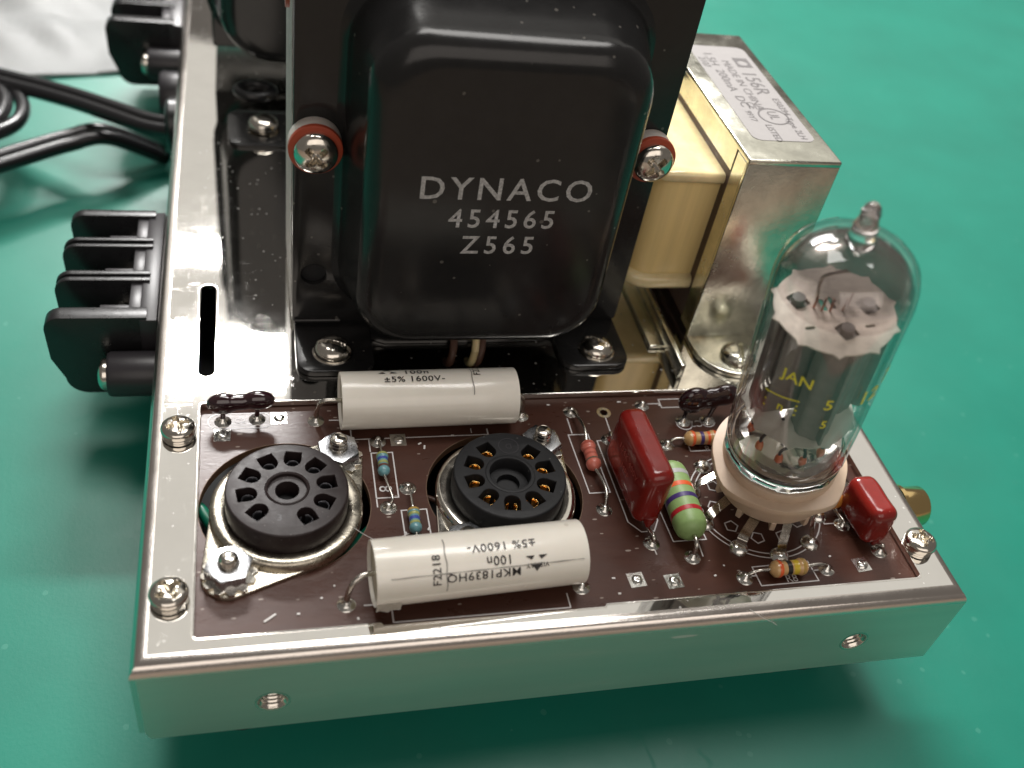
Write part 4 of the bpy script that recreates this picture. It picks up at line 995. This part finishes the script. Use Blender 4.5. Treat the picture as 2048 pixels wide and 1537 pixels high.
def slot_bolt(x, y, label, rz, zf=1.35, R_=3.35):
    t = thing('mounting_bolt', label, 'bolt', (x, y, zf), 'slotted bolts in the transformer feet')
    bm = NB(); disc_head(bm, R_, 2.5, T(x, y, zf+0.05) @ RotM(rz, 'Z'), 'slot', 0.5, 0.7, 0.32); obj('head', bm, 'nickel', t, 35)
    bm = NB(); lathe(bm, [(R_+0.25, 0.0), (R_+0.3, 0.15), (R_+0.1, 0.32), (1, 0.33)], T(x, y, zf-0.02), 28); obj('washer', bm, 'nickel', t, 40)
slot_bolt(31.1, 61.2, 'slotted bolt in the left front foot of the black transformer', 70)
slot_bolt(81.6, 60.6, 'slotted bolt in the right front foot of the black transformer', 50)
def clamp_screw(x, z, label):
    t = thing('clamp_screw', label, 'screw', (x, YF, z), 'clamp screws through the transformer laminations')
    Mx = frame((x, YF, z), (0, -1, 0), up=(0, 0, 1))
    bm = NB(); lathe(bm, [(3.0, 0.0), (4.25, 0.0), (4.3, 0.2), (4.3, 2.3), (2, 2.3)], Mx, 48); obj('insulating_collar', bm, 'nylon', t, 40)
    bm = NB(); lathe(bm, [(2.0, 2.32), (4.3, 2.32), (4.38, 2.5), (4.3, 3.15), (3.9, 3.3), (2.0, 3.3)], Mx, 48); obj('fibre_washer', bm, 'fibre_red', t, 40)
    bm = NB(); disc_head(bm, 3.55, 2.5, Mx @ T(0, 0, 3.3) @ RotM(45, 'Z'), 'cross', 0.7, 2.1, 0.42, 2.0); obj('head', bm, 'nickel', t, 40)
clamp_screw(27.6, 39.6, 'cross head screw with red fibre washer on the left flange of the black transformer')
clamp_screw(84.9, 39.8, 'cross head screw with red fibre washer on the right flange, half hidden by the cover')
# the screw ends behind
bm = NB(); tube(bm, [(22.9, 86, 47.0), (22.9, 86, 57.0)], 0.8, seg=12, curve=False)
t = thing('wrapped_stud', 'shiny stud with red sleeve at the left edge of the transformer stack', 'stud', (22.8, 84, 60))
bm = NB(); disc_head(bm, 2.6, 2.0, frame((23.8, 82.5, 60.5), (-1, 0, 0)), 'slot', 0.5, 0.5, 0.3); obj('head', bm, 'nickel', t, 40)
bm = NB(); lathe(bm, [(0, 0), (3.0, 0), (3.0, 0.8), (0, 0.8)], frame((24.2, 82.5, 59.0), (-1, 0, 0)), 28); obj('washer', bm, 'fibre_red', t, 40)

# ================================================================== POWER TRANSFORMER (behind)
pt = thing('power_transformer', 'second black enamelled transformer at the back left, mostly out of frame', 'transformer', (48, 175, 0))
bm = bell_bm(46, 172, 8.0, 80, 73, 17.0, r=13); obj('end_cover', bm, 'enamel', pt, 60)
bm = NB(); box(bm, (9.0, 172, 6), (83, 200, 84), bev=0.6); obj('lamination_stack', bm, 'enamel', pt)
bm = NB(); prism(bm, rrect(12.5, 134.0, 40, 150, 3.0, 5), 0.1, 0.9, bev=0.2); obj('mounting_foot', bm, 'enamel', pt, 35)
t = thing('mounting_bolt', 'round headed bolt in the foot of the back transformer', 'bolt', (20.6, 140.5, 0.9))
bm = NB(); lathe(bm, [(3.9, 0), (3.9, 0.5), (2.6, 0.55), (2.6, 1.2), (1, 1.2)], T(20.6, 140.5, 0.88), 32); obj('washer', bm, 'nickel', t, 40)
bm = NB(); disc_head(bm, 3.5, 2.6, T(20.6, 140.5, 2.0), 'none', 0.5); obj('head', bm, 'nickel', t, 40)
bm = NB(); lathe(bm, [(3.2+1.1*math.cos(a), 1.2*math.sin(a)) for a in [2*PI*k/12 for k in range(13)]], T(19.0, 153.5, 4.2) @ Matrix.Diagonal((1.25, 1, 1, 1)), 32)
g_ = thing('grommet', 'black rubber ring under the back transformer cover', 'grommet', (19.5, 150.5, 4.4)); obj('ring', bm, 'black_plastic', g_, 60)

# ================================================================== CHOKE
ck = thing('choke', 'small open frame choke in yellow zinc bracket with silver rating label on top', 'choke', (111, 90, 0))
cx0, cx1, cy0, cy1, cz = 102.0, 120.3, 64.3, 116.0, 42.0
bm = NB(); box(bm, (cx0, cy0, cz-1.2), (cx1, cy1, cz), bev=0.35, seg=3); obj('bracket_top', bm, 'yellow_zinc', ck)
bm = NB(); box(bm, (cx0+0.05, cy0+0.05, 1.0), (cx1-0.05, cy0+1.2, cz-1.0), bev=0.25, seg=2); obj('bracket_front', bm, 'yellow_zinc', ck)
bm = NB(); box(bm, (cx0+0.05, cy1-1.2, 1.0), (cx1-0.05, cy1-0.05, cz-1.0), bev=0.25, seg=2); obj('bracket_back', bm, 'yellow_zinc', ck)
# side lips folded down / in from the top and front on both sides
for xs in (cx0+0.3, cx1-0.9):
    bm = NB(); box(bm, (xs-0.25, cy0+5.3, cz-5.6), (xs+0.55, cy1-5.3, cz-0.9), bev=0.15, seg=1); obj('bracket_lip', bm, 'yellow_zinc', ck)
    bm = NB(); box(bm, (xs-0.25, cy0+0.7, 2.0), (xs+0.55, cy0+5.0, cz-1.1), bev=0.15, seg=1); obj('bracket_lip', bm, 'yellow_zinc', ck)
    bm = NB(); box(bm, (xs-0.25, cy1-5.0, 2.0), (xs+0.55, cy1-0.7, cz-1.1), bev=0.15, seg=1); obj('bracket_lip', bm, 'yellow_zinc', ck)
bm = NB(); box(bm, (cx0+0.9, cy0+1.5, 1.5), (cx1-1.2, cy1-1.5, cz-1.6), bev=0.1, seg=1); obj('core', bm, 'lamination_brown', ck)
bm = NB(); box(bm, (cx0+0.1, cy0+4.2, 3.0), (cx0+0.95, cy1-4.2, cz-5.4)); obj('core_side', bm, 'lamination_brown', ck)
# feet
bm = NB(); 
pts = [(cx0+0.1, cy0+1.0)] + [(111.1-9.0*math.cos(PI*k/14), cy0-3.2-8.4*math.sin(PI*k/14)) for k in range(15)] + [(cx1-0.1, cy0+1.0)]
prism(bm, pts, 0.2, 1.35, bev=0.3); obj('mounting_foot', bm, 'yellow_zinc', ck, 35)
bm = NB(); prism(bm, [(x, 2*(cy0+cy1)/2-y) for x, y in pts], 0.2, 1.35, bev=0.3); obj('mounting_foot', bm, 'yellow_zinc', ck, 35)
# coil: yellow wrapped winding bulging out to the left between two waxed bobbin cheeks
def coil_loop(x_out, y0, y1, r=4.5):
    return [(cx0+0.8, y0), (cx0+0.8, y1)] + [(x_out+r-r*math.sin(PI/2*k/6), y1-r+r*math.cos(PI/2*k/6)) for k in range(7)] + [(x_out+r-r*math.cos(PI/2*k/6), y0+r-r*math.sin(PI/2*k/6)) for k in range(7)]
bm = NB(); prism(bm, coil_loop(89.0, 71.4, 108.0), 11.5, 33.2, bev=0.6); obj('winding', bm, 'coil_tape', ck, 40)
bm = NB(); prism(bm, coil_loop(87.6, 70.4, 109.2, 5), 33.0, 35.2, bev=0.8, bevb=0.7)
for v in bm.verts: v.co.z += 0.7*mn.noise(v.co*0.12)+0.5*mn.noise(v.co*0.3)
obj('bobbin_cheek', bm, 'coil_wax', ck, 60)
bm = NB(); prism(bm, coil_loop(87.4, 70.0, 109.2, 5.5), 8.6, 11.6, bev=0.9, bevb=0.9)
for v in bm.verts: v.co.z += 0.8*mn.noise(v.co*0.12)
obj('bobbin_cheek', bm, 'coil_wax', ck, 60)
bm = NB(); prism(bm, rrect(105.6, 71.2, 118.2, 109.5, 1.8, 5), cz, cz+0.08); lb = obj('rating_label', bm, 'label_silver', ck, 30)
def ltext(s_, x, y, sz, sxx=1.0, m='label_print'):
    # reads along -y (from the back towards the viewer), tops of the letters to +x
    M_ = Matrix(((0, 1, 0, x), (-1, 0, 0, y), (0, 0, 1, cz+0.12), (0, 0, 0, 1)))
    obj('label_lettering', text_bm(s_, sz, M_, align='LEFT', sx=sxx), m, lb, smooth=None)
ltext('156R', 114.8, 98.5, 4.6, 1.0); ltext('MADE IN CHINA', 111.6, 103.0, 2.4, 1.15)
ltext('1.5H  200mA  DC', 108.8, 106.5, 2.7, 1.15); ltext('2107', 106.8, 104.0, 2.2)
ltext('CE', 110.0, 85.5, 2.3); ltext('E50394', 116.4, 87.5, 2.0, 1.1); ltext('Type 2LH', 116.0, 80.0, 2.0, 1.0); ltext('LISTED', 110.6, 77.0, 2.0, 1.0); ltext('UL', 113.2, 82.2, 3.0, 0.9); ltext('99Y7', 108.4, 82.0, 1.9)
bm = NB(); prism(bm, circ(113.2, 80.2, 3.1, 36), cz+0.09, cz+0.12, holes=[circ(113.2, 80.2, 2.75, 36)]); obj('label_lettering', bm, 'label_print', lb, smooth=None)
for (px_, py_) in ((115.4, 102.2),):
    bm = NB(); prism(bm, [(px_-1.6, py_+2.2), (px_-1.6, py_-1.8), (px_+1.7, py_-1.8), (px_+1.7, py_+2.2)], cz+0.09, cz+0.12, holes=[circ(px_, py_, 1.1, 16)]); obj('label_lettering', bm, 'label_print', lb, smooth=None)
t = thing('mounting_bolt', 'slotted bolt in the rounded front foot of the zinc plated choke', 'bolt', (110.5, 57.5, 1.35), 'slotted bolts in the transformer feet')
bm = NB(); disc_head(bm, 3.6, 2.4, T(110.5, 57.6, 1.4) @ RotM(-15, 'Z'), 'slot', 0.5, 0.8, 0.4); obj('head', bm, 'yellow_zinc', t, 35)
# little angle bracket on the chassis before the choke
ab = thing('angle_bracket', 'low yellow zinc angle strip on the chassis between transformer and choke', 'bracket', (97, 62, 0))
bm = NB(); box(bm, (96.6, 53.5, 0.1), (97.6, 100, 3.4), bev=0.2); obj('strip', bm, 'yellow_zinc', ab)
bm = NB(); box(bm, (93.4, 62, 0.12), (96.7, 100, 1.0), bev=0.2); obj('base', bm, 'yellow_zinc', ab)

# ================================================================== LEFT SIDE: TERMINAL STRIPS, GROMMETS, CORD
def fin_bm(y0, y1, zt, zb, xo, M=I4, r=4.0):
    pts = [(-2.0, zt), (-2.0, zb)] + [(xo+2.2+r-r*math.sin(PI/2*k/6), zb+r-r*math.cos(PI/2*k/6)) for k in range(7)] + [(xo+0.2, zb+9)] + [(xo+3-3*math.cos(PI/2*k/6), zt-3+3*math.sin(PI/2*k/6)) for k in range(7)]
    bm = NB(); Mx = M @ MY; prism(bm, pts, y0, y1, Mx, bev=0.15, bevb=0.15); return bm
def terminal_strip(dy, label):
    t = thing('terminal_strip', label, 'terminal strip', (-1, 94+dy, -10), 'black barrier terminal strips on the left chassis wall')
    zt, zb = -1.6, -20.5
    bm = NB(); box(bm, (-3.4, 74.8+dy, zb+2), (-0.15, 110.2+dy, zt-0.5), bev=0.3); obj('base', bm, 'grey_black_plastic', t)
    for (y0, y1, xo) in ((75.0, 78.2, -20.0), (86.3, 87.5, -19.4), (88.3, 89.5, -19.4), (97.3, 98.3, -19.2), (99.4, 100.4, -19.2), (108.0, 110.2, -18.8)):
        obj('barrier', fin_bm(y0+dy, y1+dy, zt, zb, xo), 'black_plastic', t, 35)
    for k, (y0, y1) in enumerate(((78.2, 86.3), (89.5, 97.3), (100.4, 108.0))):
        bm = NB(); box(bm, (-10.5, y0+dy-0.2, zb+3), (-3.2, y0+dy+1.7, zt-0.8), bev=0.15); box(bm, (-5.4, y0+dy-0.1, zb+3), (-3.2, y1+dy+0.1, zt-0.7), bev=0.15); obj('partition_step', bm, 'grey_black_plastic', t)
        bm = NB(); box(bm, (-7.2, y0+dy+1.4, -14.6), (-5.3, y1+dy-0.3, -7.2), bev=0.1); obj('terminal_plate', bm, 'nickel', t)
        bm = NB(); disc_head(bm, 2.7, 2.0, frame((-7.2, (y0+y1)/2+dy+0.5, -11), (-1, 0, 0)), 'slot', 0.6, 0.6, 0.3); obj('terminal_screw', bm, 'nickel', t, 40)
    bm = NB(); lathe(bm, [(0, -0.5), (4.3, -0.5), (4.3, 8.3), (4.0, 8.9), (0, 8.9)], frame((-0.3, 70.6+dy, -11.6), (-1, 0, 0)), 36); obj('mounting_boss', bm, 'grey_black_plastic', t, 40)
    bm = NB(); disc_head(bm, 3.0, 2.0, frame((-9.2, 70.6+dy, -11.6), (-1, 0, 0)), 'cross', 0.7, 0.9); obj('mounting_screw', bm, 'nickel', t, 40)
    return t
terminal_strip(0, 'black four fin screw terminal strip on the left wall, nearest the viewer')
terminal_strip(126, 'black screw terminal strip at the far left, cut by the top edge')
fh = thing('fuse_holder', 'short black round fuse holder on the left wall behind the cord', 'fuse holder', (-3, 181, -10))
bm = NB(); lathe(bm, [(0, 0), (6.6, 0), (6.6, 4.0), (6.0, 4.8), (0, 4.8)], frame((-0.1, 176, -10.5), (-1, 0, 0)), 40); obj('cap', bm, 'grey_black_plastic', fh, 40)
sr = thing('strain_relief', 'black strain relief bushing where the cord leaves the chassis wall', 'bushing', (-2, 158, -10))
bm = NB(); lathe(bm, [(0, 0), (6.8, 0), (6.8, 1.6), (6.0, 2.4), (4.6, 2.8), (0, 2.8)], frame((-0.1, 160, -9.5), (-1, 0, 0)), 40); obj('bushing', bm, 'black_plastic', sr, 40)
cd = thing('mains_cord', 'black twin flex cord leaving the strain relief and curving away to the left', 'cord', (-3, 160, -12))
for dz in (0, 1):
    off = Vector((0.8, 1.9, 1.0))*dz
    bm = NB(); tube(bm, [Vector(p)+off for p in ((-1.5, 158.5, -10.6), (-8, 162, -11.5), (-16, 169.5, -13), (-28, 180, -15), (-42, 190, -17), (-60, 200, -19), (-90, 212, -24), (-130, 215, -30))], 1.9, seg=16); obj('conductor', bm, 'cord', cd, 180)
lc = thing('cord_loop', 'curled bundle of black cord at the left edge, standing slightly off the green table', 'cord', (-40, 165, ZT))
zc = ZT+13
for k, (dx, dy, dz) in enumerate(((0, 0, 0), (1.5, -4.0, 0.2))):
    bm = NB(); tube(bm, [(-6.5+dx, 181.5+dy, zc-9+dz), (-20.0+dx, 176.0+dy, zc+dz), (-29+dx, 172+dy, zc+dz), (-38+dx, 165.5+dy, zc+dz), (-48+dx, 158+dy, zc+dz), (-62+dx, 150+dy, zc), (-90+dx, 143+dy, zc-4), (-130+dx, 140+dy, zc-8)], 1.9, seg=16); obj('conductor', bm, 'cord', lc, 180)
for k, (rr, dz) in enumerate(((0, 0), (4.0, 1.0))):
    bm = NB(); tube(bm, [(-120, 205, zc+dz), (-85, 206-rr*0.4, zc+1+dz), (-62, 203-rr*0.8, zc+2+dz), (-47+rr*-0.6, 195-rr, zc+2.5+dz), (-40.5-rr, 184, zc+2.5+dz), (-41-rr, 173, zc+2.5+dz), (-49-rr*0.5, 165+rr*0.5, zc+2.5+dz), (-64, 158+rr, zc+2+dz), (-90, 152+rr, zc)], 1.9, seg=16); obj('conductor', bm, 'cord', lc, 180)

# gold jack on the right wall
jk = thing('phono_jack', 'gold plated round input jack sticking out of the right chassis wall', 'jack', (134, 23, -4))
Mj = frame((130.8, 23.0, -5.2), (1, 0, 0))
bm = NB(); lathe(bm, [(4.3, 0), (4.3, 0.8), (3.7, 0.9), (3.7, 5.2), (3.5, 5.5), (3.1, 5.5), (3.0, 2.0)], Mj, 40); obj('shell', bm, 'brass', jk, 40)
bm = NB(); lathe(bm, [(2.95, 2.5), (2.95, 4.3), (1.2, 4.4), (1.1, 3.5)], Mj, 32); obj('insulator', bm, 'nylon', jk, 40)

# ================================================================== DUST
bm = NB()
for (x, y, l, a) in ((18.6, 7.3, 2.1, 35), (22.6, 7.6, 0.5, 0), (71.2, 9.5, 0.6, 0), (88.3, 8.5, 0.5, 20), (71.4, 6.6, 0.5, 0), (90.5, 10.3, 0.3, 40), (33.6, 35.9, 0.8, 0), (44.5, 40.0, 0.7, 30), (45.2, 39.1, 0.9, 80), (50.5, 41.6, 0.6, 0), (83.4, 48.6, 0.8, 0), (69.5, 48.4, 0.6, 0), (43.5, 21.5, 0.7, 60), (39.8, 20.9, 0.5, 100), (91.2, 47.4, 0.5, 50), (90, 33, 0.4, 0), (110, 10.5, 0.5, 20), (26, 10, 0.4, 0), (31, 6, 0.5, 100), (28, 12.0, 0.3, 0)):
    Mx = T(x, y, ZB+0.12) @ RotM(a, 'Z'); box(bm, (-l/2, -0.17, -0.1), (l/2, 0.17, 0.08), Mx, 0.07, 1)
o = obj('lint', bm, 'dust'); o['kind'] = 'stuff'; o['label'] = 'white lint flecks scattered on the brown circuit board'
for pts, lab in (([(31.5, 20.8, 1.2), (33, 19.0, 1.6), (35, 18.2, 1.0), (37.2, 18.4, 0.8), (40, 19.8, 0.2)], 'fine pale hair lying between the brown socket and front white capacitor'),
                 ([(91, 1.0, 0.1), (93, -0.3, -0.6), (95.2, -0.25, -2.2), (96.5, -0.2, -3.4)], 'fine pale hair on the front wall of the chassis')):
    bm = NB(); tube(bm, pts, 0.045, seg=5); sole('hair', bm, 'dust', lab, 'hair', pts[0], smooth=180)
